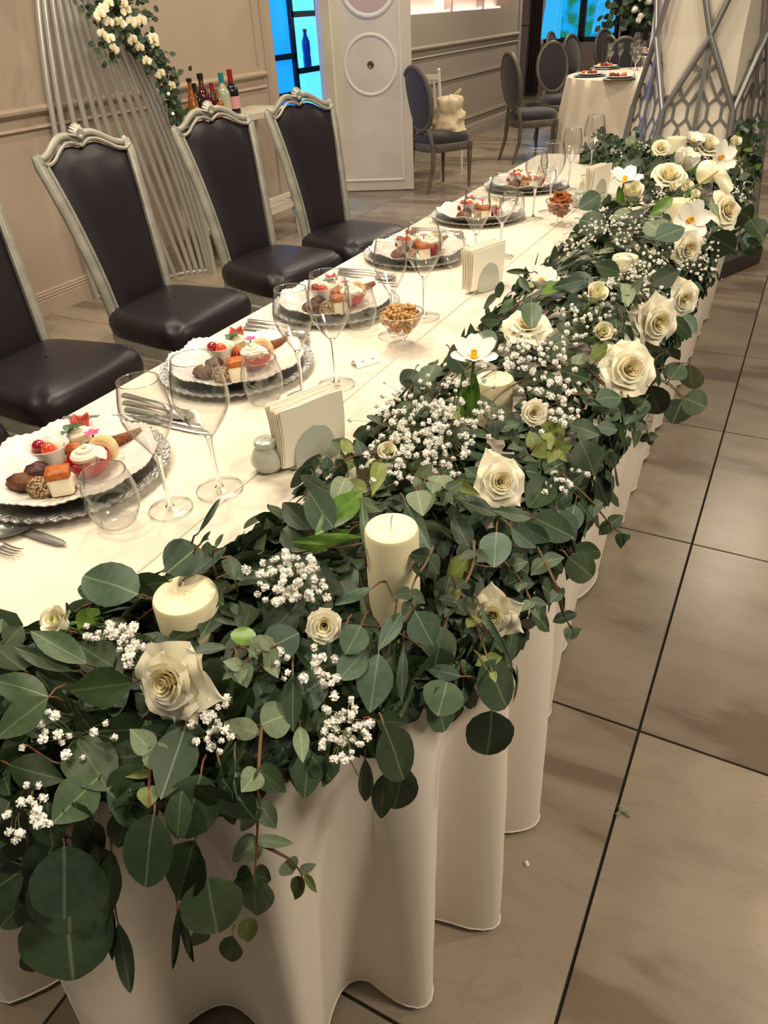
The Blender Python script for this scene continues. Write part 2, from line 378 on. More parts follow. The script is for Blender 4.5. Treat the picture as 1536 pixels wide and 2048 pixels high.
# wall past the doorway, with its lit niche
WX2 = -3.9
g = Geo(); g.box((WX2 - .2, 9.3, .68), (.4, 4.2, 1.36)).box((WX2 - .04, 6.85, 1.4), (.08, .7, 2.8)); wg = struct('wall_middle', g, M['wall_grey'], angle=30)
obj('upper_wall', Geo().box((WX2 - .2, 9.3, 2.5), (.4, 4.2, .6)), M['wall_grey'], wg)
obj('niche_end', Geo().box((WX2 - .2, 11.25, 1.78), (.4, .3, .84)), M['wall_grey'], wg)
obj('niche_back', Geo().box((WX2 - .22, 9.25, 1.78), (.06, 3.9, .84)), mat('pale_pink_panel', (226, 196, 186), .6), wg)
M['led'] = mat('warm_white_led', (255, 226, 214), .5, emit=7)
ns = thing('light_strip', 'thin glowing strip light along the bottom of the wall niche', 'light', (WX2 - .14, 9.0, 1.362))
obj('diffuser', Geo().box((0, 0, .010), (.03, 4.02, .018)), M['led'], ns); obj('holder', Geo().box((0, 0, 0), (.05, 4.02, .01)), M['white_trim'], ns)
for y in (9.35, 10.35): obj('niche_divider', Geo().box((WX2 - .15, y, 1.78), (.1, .03, .84)), M['wall_grey'], wg)
lamp('niche_glow', 'AREA', (WX2 - .09, 9.2, 1.42), 14, (1, .78, .72), .05, target=(WX2 - .16, 9.2, 2), shape='RECTANGLE', size_y=3.8)
struct('trim_5', ext_y(RAIL, 6.5, 11.4, WX2), M['wall_grey']); struct('trim_6', ext_y(BEAD, 6.5, 11.4, WX2), M['wall_grey'])
struct('baseboard_middle', ext_y([(o, z * 1.15) for o, z in BASE], 6.5, 11.4, WX2), M['wall_grey'])
PB = [(-.01, -.02), (.012, -.018), (.02, -.006), (.012, .006), (.016, .014), (-.01, .02)]
for k, (z, y0, y1) in enumerate(((.722, 8.0, 11.05), (.25, 8.0, 11.05))):
    struct('trim_%d' % (7 + k), ext_y([(o, z + q) for o, q in PB], y0, y1, WX2), M['wall_grey'])
struct('trim_9', ext_z(PB, .25, .722, WX2, 11.05), M['wall_grey'])
struct('trim_10', Geo().box((-3.885, 6.37, 1.4), (.05, .26, 2.8)), M['white_paint'])       # pale jamb of the doorway
# the blue-lit room through the doorway
M['blue_wall'] = mat('pale_blue_room_wall', (176, 214, 236), .6)
struct('wall_back_room', Geo().box((-6.6, 7.3, 1.4), (.1, 4.4, 2.8)).box((-5.5, 9.5, 1.4), (2.2, .1, 2.8)).box((-5.3, 5.1, 1.4), (2.6, .1, 2.8)), M['blue_wall'])
# black framed glass partition standing in the blue room: frame bars and panes
part = thing('glass_partition', 'black-framed glass partition with blue light behind it in the doorway', 'partition', (-4.35, 5.6, 0))
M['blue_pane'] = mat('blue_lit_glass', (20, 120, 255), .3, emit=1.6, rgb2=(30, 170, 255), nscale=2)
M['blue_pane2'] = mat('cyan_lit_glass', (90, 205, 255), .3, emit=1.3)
def pl(p): return atx(p[0], p[1], -4.35) - np.array([-4.35, 5.6, 0])
def bar(a, b, w=.05):
    A = pl(a); B = pl(b); c = (A + B) / 2; d = B - A; L_ = np.linalg.norm(d)
    Mx = Vector(d).to_track_quat('Z', 'X').to_matrix(); obj('frame_bar', Geo().box((0, 0, 0), (w, w, L_)), M['blackframe'], part, tuple(c), Mx.to_euler())
y1 = pl((588, 120))[1]; zt = 2.4
obj('frame_bar', Geo().box((0, y1, 1.2), (.05, .05, zt)), M['blackframe'], part)
ya = -.5; yb = pl((660, 100))[1] + .5
za = pl((560, 115))[2]; zb = pl((600, 28))[2]; zc = pl((605, 141))[2]; zd = pl((565, 192))[2]
for (q0, q1, z) in ((ya, y1, za), (ya, y1, zd), (y1, yb, zb), (y1, yb, zc), (y1, yb, zd - .25)):
    obj('frame_bar', Geo().box((0, (q0 + q1) / 2, z), (.05, abs(q1 - q0), .045)), M['blackframe'], part)
def pane(q0, q1, z0, z1, m): obj('pane', Geo().box((-.01, (q0 + q1) / 2, (z0 + z1) / 2), (.008, abs(q1 - q0) - .05, z1 - z0 - .045)), m, part)
pane(ya, y1, za, zt, M['blue_pane']); pane(ya, y1, zd, za, M['blue_pane']); pane(y1, yb, zb, zt, M['blue_pane2']); pane(y1, yb, zc, zb, M['blue_pane2']); pane(y1, yb, zd - .25, zc, M['blue_pane2'])
obj('kick_panel', Geo().box((-.01, (ya + yb) / 2, (zd - .28) / 2), (.02, yb - ya, zd - .28)), M['blackframe'], part)
bt = pl((608, 138)) + np.array([-4.35, 5.6, 0])
b_ = thing('water_bottle', 'blue plastic bottle on the black bar of the glass partition', 'bottle', (bt[0] + .045, bt[1], zc + .025))
obj('body', Geo().lathe([(0, 0), (.036, 0), (.038, .06), (.034, .1), (.038, .14), (.036, .2), (.016, .25), (.014, .27), (0, .27)], 14), mat('blue_plastic', (20, 90, 190), .15), b_)
obj('cap', Geo().lathe([(0, .27), (.017, .27), (.017, .295), (0, .295)], 12), mat('red_plastic_cap', (150, 40, 40), .4), b_)
obj('shelf_grille', Geo().box((.03, yb - .45, (zb + zc) / 2 + .06), (.03, .3, .32)), mat('grey_grille', (78, 88, 96), .5), part)

# ------------------------------------------------------------------ the open white door
DP = np.array([-3.965, 6.355, 0]); DD = unit([.72, .30, 0]); DN = np.array([DD[1], -DD[0], 0])   # DN faces the table
door = thing('door_1', 'open white door with round mouldings and a porthole', 'door', tuple(DP), rotz=atan2(DD[1], DD[0])); door['kind'] = 'structure'; del door['category']; del door['label']
def dl(px, py):
    p = atplane(px, py, DP, DN) - DP; return float(np.dot(p, DD)), float(p[2])     # along, height
W_ = dl(828, 380)[0]
obj('door_leaf', Geo().box((W_ / 2, .0225, 1.16), (W_, .045, 2.3)), M['white_paint'], door)
def dring(cx, cz, rx, rz, t=.014):
    g = Geo(); rows = []
    for i in range(49):
        a = 2 * pi * i / 48; rows.append([(cx + (rx + t * cos(b)) * cos(a), -.002 + t * .8 * sin(b) * 1.0, cz + (rz + t * cos(b)) * sin(a)) for b in [2 * pi * j / 10 for j in range(10)]])
    return g.grid(rows, closed_v=True)
cx, cz = dl(741, 130); r_ = .225
obj('ring_moulding', dring(cx, cz, r_, r_), M['white_trim'], door)
cx2, _ = dl(737, 5); cz2 = dl(733, 32)[1] + .225
obj('ring_moulding', dring(cx2, cz2, r_, r_, .022), M['white_trim'], door)
g = Geo(); g.lathe([(0, 0), (r_ - .015, 0), (r_ - .015, .006), (0, .006)], 40)
obj('porthole_pane', g, mat('porthole_glass', (196, 176, 166), .08), door, (cx2, -.004, cz2), (pi / 2, 0, 0))
g = Geo(); g.lathe([(.006, .001), (.012, .006), (.022, .008), (.028, .004), (.03, 0)], 24); g.lathe([(0, .002), (.008, .002)], 12)
obj('door_knob_plate', g, mat('aged_brass', (110, 100, 76), .35, metal=.8), door, (cx, 0, cz), (pi / 2, 0, 0))
x0, z0 = dl(684, 362); x1, _ = dl(808, 355)
fr = [(x0, z0), (x1, z0), (x1, 2.2), (x0, 2.2)]
for a, b in zip(fr, fr[1:] + fr[:1]):
    obj('panel_moulding', Geo().tube([(a[0], -.003, a[1]), (b[0], -.003, b[1])], .011, 8), M['white_trim'], door)
for z in (.37, 1.5):
    obj('hinge', Geo().box((.0, .0, z), (.035, .03, .16)), M['blackframe'], door)

# ------------------------------------------------------------------ far end of the hall
struct('wall_back', Geo().box((-6.6, 14.6, 1.4), (3.9, .2, 2.8)).box((-1.6, 14.6, 1.4), (3.3, .2, 2.8)).box((-3.95, 14.6, .4), (1.4, .2, .8)).box((-3.95, 14.6, 2.65), (1.4, .2, .3)), M['wall_mauve'])
struct('wall_far_left', Geo().box((-5.4, 11.5, 1.4), (3.0, .1, 2.8)), M['wall_grey'])
struct('trim_11', Geo().box((-6.0, 14.49, 1.10), (2.6, .03, .05)), M['wall_mauve'])
win = struct('window_1', Geo().box((-4.46, 14.6, 1.55), (.08, .12, 1.6)).box((-3.28, 14.6, 1.55), (.08, .12, 1.6)).box((-3.86, 14.6, 1.55), (.1, .12, 1.6)).box((-3.87, 14.6, .83), (1.26, .12, .08)).box((-3.87, 14.6, 2.33), (1.26, .12, .08)), M['blackframe'])
M['skyglow'] = mat('daylit_cyan_glass', (10, 150, 215), .5, rgb2=(20, 110, 80), nscale=5, emit=.9, contrast=(.42, .6))
nt = M['skyglow'].node_tree
_b = nt.nodes['Principled BSDF']; _l = _b.inputs['Base Color'].links[0].from_socket; nt.links.new(_l, _b.inputs['Emission Color'])
for x0, x1 in ((-4.42, -3.91), (-3.81, -3.32)): obj('pane', Geo().box(((x0 + x1) / 2, 14.63, 1.57), (x1 - x0, .01, 1.45)), M['skyglow'], win)
def drape(name, label, x0, x1, y, z0, z1, m, pinch=0.0, cat='curtain', folds=7):
    t = thing(name, label, cat, ((x0 + x1) / 2, y, z0)); rows = []
    for i in range(13):
        v = i / 12; row = []
        for j in range(folds * 8 + 1):
            u = j / (folds * 8) - .5; w = (x1 - x0) * (1 - pinch * math.exp(-((v - .45) / .25) ** 2))
            row.append((u * w + (pinch * .35 * (x1 - x0) * math.exp(-((v - .45) / .25) ** 2)), .03 * sin(u * folds * 2 * pi) * (.6 + .4 * (1 - v)), v * (z1 - z0)))
        rows.append(row)
    obj('drape', Geo().grid(rows), m, t); return t
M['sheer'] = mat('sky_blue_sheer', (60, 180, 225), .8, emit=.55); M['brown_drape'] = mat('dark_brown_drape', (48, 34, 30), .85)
drape('sheer_curtain', 'blue daylit sheer curtain at the outer half of the far window', -3.66, -3.28, 14.44, .92, 2.3, M['sheer'], .25)
drape('sheer_curtain', 'gathered cyan sheer curtain beside the dark brown drape by the grey wall', -4.52, -4.18, 14.44, .86, 2.3, M['sheer'], .2)
drape('brown_drape', 'dark brown full-length drape between mauve wall and blue window', -4.72, -4.5, 14.4, .05, 2.6, M['brown_drape'], .12, 'curtain', 4)
drape('brown_drape', 'dark brown drape at the column side of the blue window', -3.25, -3.0, 14.4, .05, 2.6, M['brown_drape'], .12, 'curtain', 4)

# ------------------------------------------------------------------ high-back dining chairs along the rear edge of the table
def seat_outline(n=56, front=.525, back=.41, depth=.46, e=5.0):
    out = []
    for k in range(n):
        a = 2 * pi * k / n; c, s_ = cos(a), sin(a)
        x = (abs(c) ** (2 / e)) * (1 if c > 0 else -1) * depth / 2
        w = back + (front - back) * (x / depth + .5)
        y = (abs(s_) ** (2 / e)) * (1 if s_ > 0 else -1) * w / 2
        x += .018 * (1 - (2 * y / w) ** 2) if c > 0 else -.01 * (1 - (2 * y / w) ** 2)
        out.append((x, y))
    return out
SO = seat_outline()
def back_pt(u, w, d=0.0):
    """chair back surface: u across, w up from the seat, d forwards"""
    t = w / .66
    return np.array([-.185 - .05 * t - .085 * max(t, 0) ** 2.2 + d * .97 - .018 * (1 - (u / .24) ** 2) * min(1, t * 2), u, .435 + w * 1.005 + d * .2])
def halfw(w): t = w / .60; return .150 + .062 * t ** 1.5
CREST = [(-.228, .615), (-.205, .603), (-.165, .612), (-.125, .634), (-.085, .652), (-.045, .655), (-.012, .644), (0, .640), (.012, .644), (.045, .655), (.085, .652), (.125, .634), (.165, .612), (.205, .603), (.228, .615)]
def crest_w(u):
    xs = [p[0] for p in CREST]; return float(np.interp(u, xs, [p[1] for p in CREST]))
def make_dining_chair(label, loc, rotz):
    t = thing('dining_chair', label, 'chair', loc, rotz, 'high-backed dining chairs along the banquet table')
    g = Geo(); rows = []
    for k, z, dz in ((.955, .375, 0), (1.0, .392, 0), (1.02, .425, 0), (1.0, .455, 0), (.95, .474, 0), (.85, .486, 0), (.6, .497, 0), (.3, .502, 0), (.02, .503, 0)):
        rows.append([(x * k, y * k, z - (.012 if k > .9 and abs(y) > .22 and x > .17 else 0)) for x, y in SO])
    g.grid(rows, closed_v=True); obj('seat', g, M['leather'], t, angle=80)
    # wavy apron under the cushion
    n = len(SO); rows = [[], [], []]
    for k, (x, y) in enumerate(SO):
        a = 2 * pi * k / n; wv = .030 * abs(sin(2 * a)) ** .7 * 1 + .012 * cos(8 * a)
        rows[0].append((x * .98, y * .98, .385)); rows[1].append((x * 1.0, y * 1.0, .36)); rows[2].append((x * .985, y * .985, .30 + wv))
    g = Geo(); g.grid(rows, closed_v=True, flip=True); rows2 = [[(p[0] * .93, p[1] * .93, p[2]) for p in r] for r in rows]; g.grid(rows2, closed_v=True)
    g.grid([rows[2], rows2[2]], closed_v=True, flip=True); obj('seat_apron', g, M['chair_paint'], t)
    g = Geo(); g.tube([(x * 1.0, y * 1.0, .31 + .030 * abs(sin(2 * 2 * pi * k / n)) ** .7 + .012 * cos(8 * 2 * pi * k / n)) for k, (x, y) in enumerate(SO + SO[:1])], .008, 6, caps=False); obj('apron_bead', g, M['chair_paint'], t)
    for sy in (-1, 1):
        obj('leg', Geo().tube(bez([(.19, sy * .225, .37), (.215, sy * .245, .27), (.195, sy * .225, .12), (.21, sy * .24, .0)], 12), [.030, .032, .031, .028, .025, .022, .02, .018, .017, .017, .02, .022], 8), M['chair_paint'], t)
        obj('leg', Geo().tube(bez([(-.19, sy * .165, .38), (-.21, sy * .17, .2), (-.29, sy * .175, 0)], 8), [.024] * 4 + [.021] * 4, 8), M['chair_paint'], t)
    # upholstered back
    g = Geo(); front = []; rear = []
    for i in range(19):
        w = -.02 + i / 18 * .64; rf = []; rb = []
        for j in range(13):
            q = j / 6 - 1; u = q * (halfw(max(w, 0)) - .008); wtop = crest_w(u) - .032
            ww = min(w, wtop) if i < 18 else wtop
            ww = -.02 + (i / 18) * (wtop + .02)
            b = .032 * (1 - abs(q) ** 4) * (1 - abs(2 * i / 18 - 1) ** 8)
            rf.append(back_pt(u, ww, .004 + b)); rb.append(back_pt(u, ww, -.022 - b * .3))
        front.append(rf); rear.append(rb)
    g.grid(front, flip=True); g.grid(rear)
    obj('backrest', g, M['leather'], t, angle=80)
    for sy in (-1, 1):
        P = [back_pt(sy * (halfw(max(w, 0)) + .018), w) for w in np.linspace(-.10, .575, 16)] + [back_pt(sy * .224, .612)]
        g = Geo()
        P2 = [back_pt(sy * (halfw(max(w, 0)) - .002), w, .018) for w in np.linspace(0, .575, 14)]; g.tube(P2, .0065, 6)
        st_ = obj('stile', Geo().tube(P, [.0225] * 16 + [.019], 10, up=(1, 0, 0), flat=.85), M['chair_paint'], t); obj('stile_bead', g, M['chair_paint'], st_)
    g = Geo(); P = bez([back_pt(u, w) for u, w in CREST], 43); g.tube(P, [.0125 + .004 * (1 - abs(i / 21 - 1)) for i in range(43)], 10, up=(1, 0, 0))
    P = bez([back_pt(u * .96, w - .024, .016) for u, w in CREST], 43); g2 = Geo(); g2.tube(P, .007, 6); cr_o = obj('crest_rail', g, M['chair_paint'], t); obj('crest_bead', g2, M['chair_paint'], cr_o)
    g = Geo()
    for k in range(9):
        a = radians(-80 + 20 * k); c = back_pt(0, .650, .020)
        tip = c + np.array([-.008, .036 * sin(a), .040 * cos(a)]); g.tube([c + np.array([.01, 0, -.010]), (c + tip) / 2 + np.array([.012, 0, 0]), tip], [.004, .0085, .005], 6)
    g.ball(back_pt(0, .642, .03), .011, 10, 6); obj('shell_carving', g, M['chair_paint'], t)
    return t
CH = [('dark leather dining chair at the open front end, only its seat corner showing', (-2.15, .93, 0), .03),
      ('high-backed dark leather chair behind the plate at the front end of the table', (-2.165, 1.525, 0), .05),
      ('dark leather chair whose carved shell crest stands before the silver pipes', (-2.17, 2.19, 0), .0),
      ('dark leather chair turned a little, its crest standing before the liquor bottles', (-2.12, 2.87, 0), -.14),
      ('dark leather chair next to the blue doorway, last of the high-backed row', (-2.02, 3.42, 0), -.20)]
c0 = make_dining_chair(*CH[1])
for k in (0, 2, 3, 4): dup(c0, CH[k][1], CH[k][2], CH[k][0])

# ------------------------------------------------------------------ silver pipe fan with orchids against the wall
ft = thing('pipe_fan', 'tall fan of slanting silver pipes against the beige wall', 'decoration', (-3.65, 3.5, 0))
B = [(182, 594), (199, 594)] + [(None)] * 5
bot = [at(182, 594, 0), at(199, 594, 0)]
allb = [(182, 594), (199, 594), (222, 582), (246, 572), (268, 563), (290, 555), (311, 548), (332, 543), (354, 543), (374, 543), (395, 543), (414, 543), (425, 545), (434, 547)]
tops = [75.6, 89, 105, 118.6, 133, 146, 158.6, 172, 184, 195, 205, 214, 222, 229]
mids = [108, 125, 149, 172, 195, 214, 236, 257, 277, 294, 312, 323, 333, 343]
bx = [at(p[0], p[1], 0)[0] for p in allb]
for i in range(14):
    x = -3.80 + .40 * i / 13; p0 = at(allb[i][0], allb[i][1], 0); p0 = np.array([x, p0[1], 0.0])
    p1 = atx(mids[i], 250, x); p2 = atx(tops[i], 0, x)
    c = np.polyfit([0, p1[2], p2[2]], [p0[1], p1[1], p2[1]], 2)
    P = [(x, float(np.polyval(c, z)), z) for z in np.linspace(0, 2.5, 18)]
    obj('pipe', Geo().tube(P, .0165, 10), M['chrome'], ft, (3.65, -3.5, 0))
obj('base_ring', Geo().tube([(-3.80 + .40 * i / 13, at(*allb[i], 0)[1], .012) for i in range(14)], .012, 8), M['chrome'], ft, (3.65, -3.5, 0))
og = Geo()
def disc_petal(g, c, d, n, l, w):
    d = unit(d); n = unit(n - d * np.dot(n, d)); s_ = np.cross(n, d)
    R = [(0, .12), (.25, .8), (.55, 1), (.85, .7), (1, .1)]
    g.grid([[c + d * l * t - s_ * w * k * .5 + n * l * .12 * sin(pi * t), c + d * l * t + n * l * .2 * sin(pi * t), c + d * l * t + s_ * w * k * .5 + n * l * .12 * sin(pi * t)] for t, k in R])
def orchid_meshes():
    g = Geo(); z = np.array([0, 0, 1.0])
    for a, l, w in ((90, .034, .022), (210, .034, .022), (330, .034, .022)): disc_petal(g, np.zeros(3), np.array([cos(radians(a)), sin(radians(a)), .1]), z, l, w)
    g2 = Geo()
    for a in (15, 165): disc_petal(g2, np.array([0, 0, .002]), np.array([cos(radians(a)), sin(radians(a)), .15]), z, .036, .04)
    g3 = Geo().ball((0, -.004, .006), .0065, 8, 6, sc=(1, 1.3, .8))
    return g.mesh('sepals', M['rose']), g2.mesh('wide_petals', M['rose']), g3.mesh('lip', M['yellow'])
OM = orchid_meshes(); rnd = random.Random(4)
def orchid(px, py, x, label):
    p = atx(px, py, x); t = thing('orchid', label, 'flower', tuple(p), group='orchid blooms along the pipe fan')
    n = unit(-ray(px, py) + np.array([rnd.uniform(-.4, .4), rnd.uniform(-.5, .3), rnd.uniform(-.2, .4)]))
    t.rotation_euler = (Vector(n).to_track_quat('Z', 'Y') @ Matrix.Rotation(rnd.uniform(-.5, .5), 3, 'Z').to_quaternion()).to_euler()
    for nm, me in zip(('sepals', 'wide_petals', 'lip'), OM): obj(nm, me, None, t)
    s_ = rnd.uniform(.78, 1.0); t.scale = (s_, s_, s_)
for (px, py) in [(205, 68), (220, 78), (228, 98), (217, 8), (206, 20), (247, 8), (253, 22), (200, 30), (218, 45), (240, 45), (262, 45), (272, 45), (282, 42), (266, 80), (280, 95), (305, 78), (310, 88), (293, 122), (322, 148), (344, 172), (378, 318), (385, 335)]:
    orchid(px, py, -3.33, 'white orchid bloom with yellow lip ' + ('at the very top of the pipe fan garland' if py < 35 else 'in the thick upper cluster of the garland' if py < 60 else 'hanging inward over the pipes below the upper cluster' if px < 235 else 'on the outer slope of the garland' if py < 130 else 'low on the slope above the liquor bottles' if py < 200 else 'near the tail end of the garland'))
gt = thing('orchid_garland', 'leafy green garland of orchids trailing down the pipe fan', 'garland', (-3.36, 3.5, 1.2))
obj('stem', Geo().tube([atx(px, py, -3.37) for px, py in [(195, -60), (235, 5), (262, 60), (295, 118), (325, 165), (350, 215), (366, 270), (378, 320), (384, 352)]], .006, 6), M['twig'], gt, (3.36, -3.5, -1.2))
LQ = []
for (x0, y0, x1, y1, n, sp) in [(180, -60, 275, 20, 110, 28), (200, 5, 285, 70, 120, 24), (265, 70, 335, 150, 150, 17), (325, 140, 358, 235, 150, 11), (350, 225, 372, 285, 60, 7), (372, 300, 386, 350, 20, 4), (205, 75, 222, 130, 30, 9)]:
    for k in range(n):
        t_ = rnd.random(); p = atx(x0 + (x1 - x0) * t_ + rnd.gauss(0, sp), y0 + (y1 - y0) * t_ + rnd.gauss(0, sp * .5), -3.37 + rnd.uniform(-.05, .03))
        LQ.append((p, unit(np.array([rnd.uniform(-.3, .8), rnd.uniform(-1, 1), rnd.uniform(-1, .6)])), rnd.uniform(.028, .05)))
GARLAND_LEAVES = (LQ, gt)
for (px, py) in [(251, 49), (337, 187), (346, 227), (376, 300)]:
    p = atx(px, py, -3.31); t = thing('fairy_light', 'tiny glowing fairy light among the orchid leaves', 'light', tuple(p), group='fairy lights in the orchid garland')
    obj('bulb', Geo().ball((0, 0, 0), .007, 8, 6), mat('fairy_bulb', (255, 232, 170), .4, emit=9), t); obj('socket', Geo().lathe([(0, .004), (.004, .005), (.004, .014), (0, .014)], 8), M['green_stem'], t)

# ------------------------------------------------------------------ white side table with bottles
SX = -3.60
st = thing('side_table', 'white two-tier side table with turned legs under the liquor bottles', 'table', (SX, 4.5, 0))
obj('tabletop', Geo().box((0, .02, .862), (.36, 1.06, .035)), M['white_paint'], st); obj('shelf', Geo().box((0, .02, .22), (.34, 1.0, .03)), M['white_paint'], st)
obj('shelf_rail', Geo().box((.165, .02, .30), (.02, 1.0, .03)), M['white_paint'], st)
for sx in (-1, 1):
    for sy in (-1, 1):
        obj('leg', Geo().lathe([(0, 0), (.014, 0), (.02, .05), (.024, .10), (.018, .12), (.018, .2), (.026, .22), (.026, .26), (.016, .28), (.014, .5), (.018, .72), (.026, .76), (.026, .845), (0, .845)], 12, (sx * .15, .02 + sy * .48, 0)), M['white_paint'], st)
obj('finial', Geo().lathe([(0, .88), (.02, .88), (.014, .9), (.034, .93), (.03, .96), (0, .975)], 14, (.1, -.42, 0)), M['white_paint'], st)
def bottle(px, pyt, pyb, r, prof, m, capm, lbl, neck=.3, labelm=None, capname='cap'):
    base = atx(px, pyb, SX); base[2] = .8795; h = height_of(base, px - 3, pyt)
    t = thing('bottle', lbl, 'bottle', tuple(base), group='liquor bottles on the white side table')
    obj('body', Geo().lathe([(0, 0), (r, 0)] + [(r * a, h * b) for a, b in prof] + [(0, h * .97)], 18), m, t)
    obj(capname, Geo().lathe([(0, h * (1 - neck)), (r * .42, h * (1 - neck)), (r * .42, h), (0, h)], 14), capm, t)
    if labelm: obj('paper_label', Geo().lathe([(r * 1.01, h * .12), (r * 1.012, h * .4)], 18), labelm, t)
    return t
BP = [(1, .5), (.95, .56), (.5, .68), (.34, .74), (.32, .97)]
amber = mat('amber_liquor_glass', (150, 84, 24), .06, coat=.6); deep = mat('dark_red_brown_liquor', (74, 20, 12), .06, coat=.6); clear = mat('pale_clear_liquor', (178, 182, 158), .06, coat=.6); black = mat('black_bottle_glass', (16, 14, 16), .08, coat=.6)
cb = mat('black_cap', (22, 20, 20), .4); cr_ = mat('red_cap', (150, 24, 28), .4); ct = mat('turquoise_cap', (30, 130, 140), .35); yl = mat('yellow_paper_label', (214, 170, 30), .6); pk = mat('pink_white_label', (216, 150, 160), .6)
bottle(391, 156, 238, .042, [(1, .1), (.85, .4), (.5, .62), (.32, .75), (.3, .97)], amber, cb, 'slim conical bottle of amber liquor with black cap at the pipe end', .08)
bottle(398, 166, 230, .036, BP, black, cb, 'dark bottle half hidden behind the slim amber one', .2)
bottle(412, 146, 228, .048, BP, deep, cb, 'red-brown liquor bottle with black cap and yellow band', .12, yl)
bottle(431, 165, 224, .036, BP, deep, cr_, 'small dark bottle with dark red cap between the brown and clear bottles', .2)
bottle(436, 178, 228, .052, [(1, .3), (.96, .5), (.6, .66), (.36, .74), (.34, .97)], amber, mat('cork_cap', (120, 84, 50), .6), 'squat bottle of golden whisky with cork stopper', .14, yl)
bottle(452, 145, 224, .044, BP, clear, ct, 'clear bottle with turquoise cap on the side table', .22)
bottle(470, 138, 224, .044, BP, black, cr_, 'black bottle with long red neck seal and pink label', .28, pk)

# ------------------------------------------------------------------ oval-backed chairs
def make_oval_chair(label, loc, rotz, paint='dark_wood', group='oval-backed chairs in the hall'):
    t = thing('oval_back_chair', label, 'chair', loc, rotz, group)
    g = Geo(); rows = []
    O = seat_outline(40, .47, .40, .44, 3.2)
    for k, z in ((.97, .40), (1.02, .43), (1.0, .462), (.9, .482), (.6, .49), (.02, .495)): rows.append([(x * k, y * k, z) for x, y in O])
    g.grid(rows, closed_v=True); obj('seat', g, M['navy_cloth'], t, angle=80)
    rows = [[(x * k, y * k, z) for x, y in O] for k, z in ((1.0, .405), (1.03, .395), (1.03, .35), (.99, .335), (.9, .335))]
    obj('seat_rail', Geo().grid(rows, closed_v=True, flip=True), M[paint], t)
    for sy in (-1, 1):
        obj('leg', Geo().lathe([(0, 0), (.011, 0), (.013, .03), (.02, .26), (.024, .30), (.018, .315), (.026, .33), (.026, .4), (0, .4)], 12, (.185, sy * .2, 0)), M[paint], t)
        obj('leg', Geo().tube([(-.28, sy * .17, 0), (-.215, sy * .165, .2), (-.2, sy * .16, .40)], [.015, .02, .024], 8), M[paint], t)
        obj('back_post', Geo().tube([(-.2, sy * .15, .38), (-.21, sy * .13, .46), (-.225, sy * .10, .54)], [.024, .02, .016], 8), M[paint], t)
    cx = lambda z: -.215 - .16 * (z - .5)
    g = Geo(); rows = []
    for i in range(41):
        a = 2 * pi * i / 40; z = .755 + .25 * sin(a); y = .2 * cos(a)
        rows.append([(cx(z) + .022 * sin(b), y * (1 + .022 / .22 * cos(b)), z + .022 * cos(b) * sin(a)) for b in [2 * pi * j / 8 for j in range(8)]])
    obj('oval_frame', g.grid(rows, closed_v=True), M[paint], t)
    g = Geo(); f = []; bk = []
    for k in (0, .35, .7, .9, 1.0):
        rf = []; rb = []
        for i in range(32):
            a = 2 * pi * i / 32; z = .755 + .238 * k * sin(a); y = .19 * k * cos(a); b = .03 * (1 - k ** 3)
            rf.append((cx(z) + b + .004, y, z)); rb.append((cx(z) - b * .6 - .012, y, z))
        f.append(rf); bk.append(rb)
    g.grid(f, closed_v=True); g.grid(bk, closed_v=True, flip=True); obj('back_pad', g, M['navy_cloth'], t, angle=80)
    return t
fA = at(867, 388, 0); fB = at(830, 376, 0); fD = at(947, 365, 0)
rear = (fA + fB) / 2; ang = atan2(fD[1] - fA[1], fD[0] - fA[0]) - .22
cA = rear + .30 * np.array([cos(ang), sin(ang), 0]) + np.array([-.06, -.07, 0])
oc = make_oval_chair('grey oval-backed chair by the white door, a cream bag on its seat', (cA[0], cA[1], 0), ang)
p = at(905, 262, .47)
bag = thing('cloth_bag', 'crumpled cream cloth bag on the dark seat of the chair by the door', 'bag', (cA[0] + .10 * cos(ang), cA[1] + .10 * sin(ang), .485), ang)
g = Geo(); rows = []
for i in range(17):
    v = i / 16; row = []
    for j in range(28):
        a = 2 * pi * j / 28; nz = mnoise.noise(Vector((cos(a) * 1.6, sin(a) * 1.6, v * 3.2))); k = (1 - .35 * v - .2 * (v > .97)) * (1 + .40 * nz + .26 * mnoise.noise(Vector((cos(a) * 5, sin(a) * 5, v * 9))))
        row.append((.115 * k * cos(a) * (1 if v < .98 else .05), .175 * k * sin(a) * (1 if v < .98 else .05), .27 * v + .03 * nz * v))
    rows.append(row)
M['canvas'] = mat('cream_canvas', (222, 204, 172), .9, bump=.3, bscale=60)
obj('bag_body', Geo().grid(rows, closed_v=True), M['canvas'], bag, angle=70)
obj('handle', Geo().tube(bez([(.02, -.06, .25), (.06, -.09, .32), (.07, .02, .27), (.08, .10, .18)], 14), .011, 6, flat=.5), M['canvas'], bag)
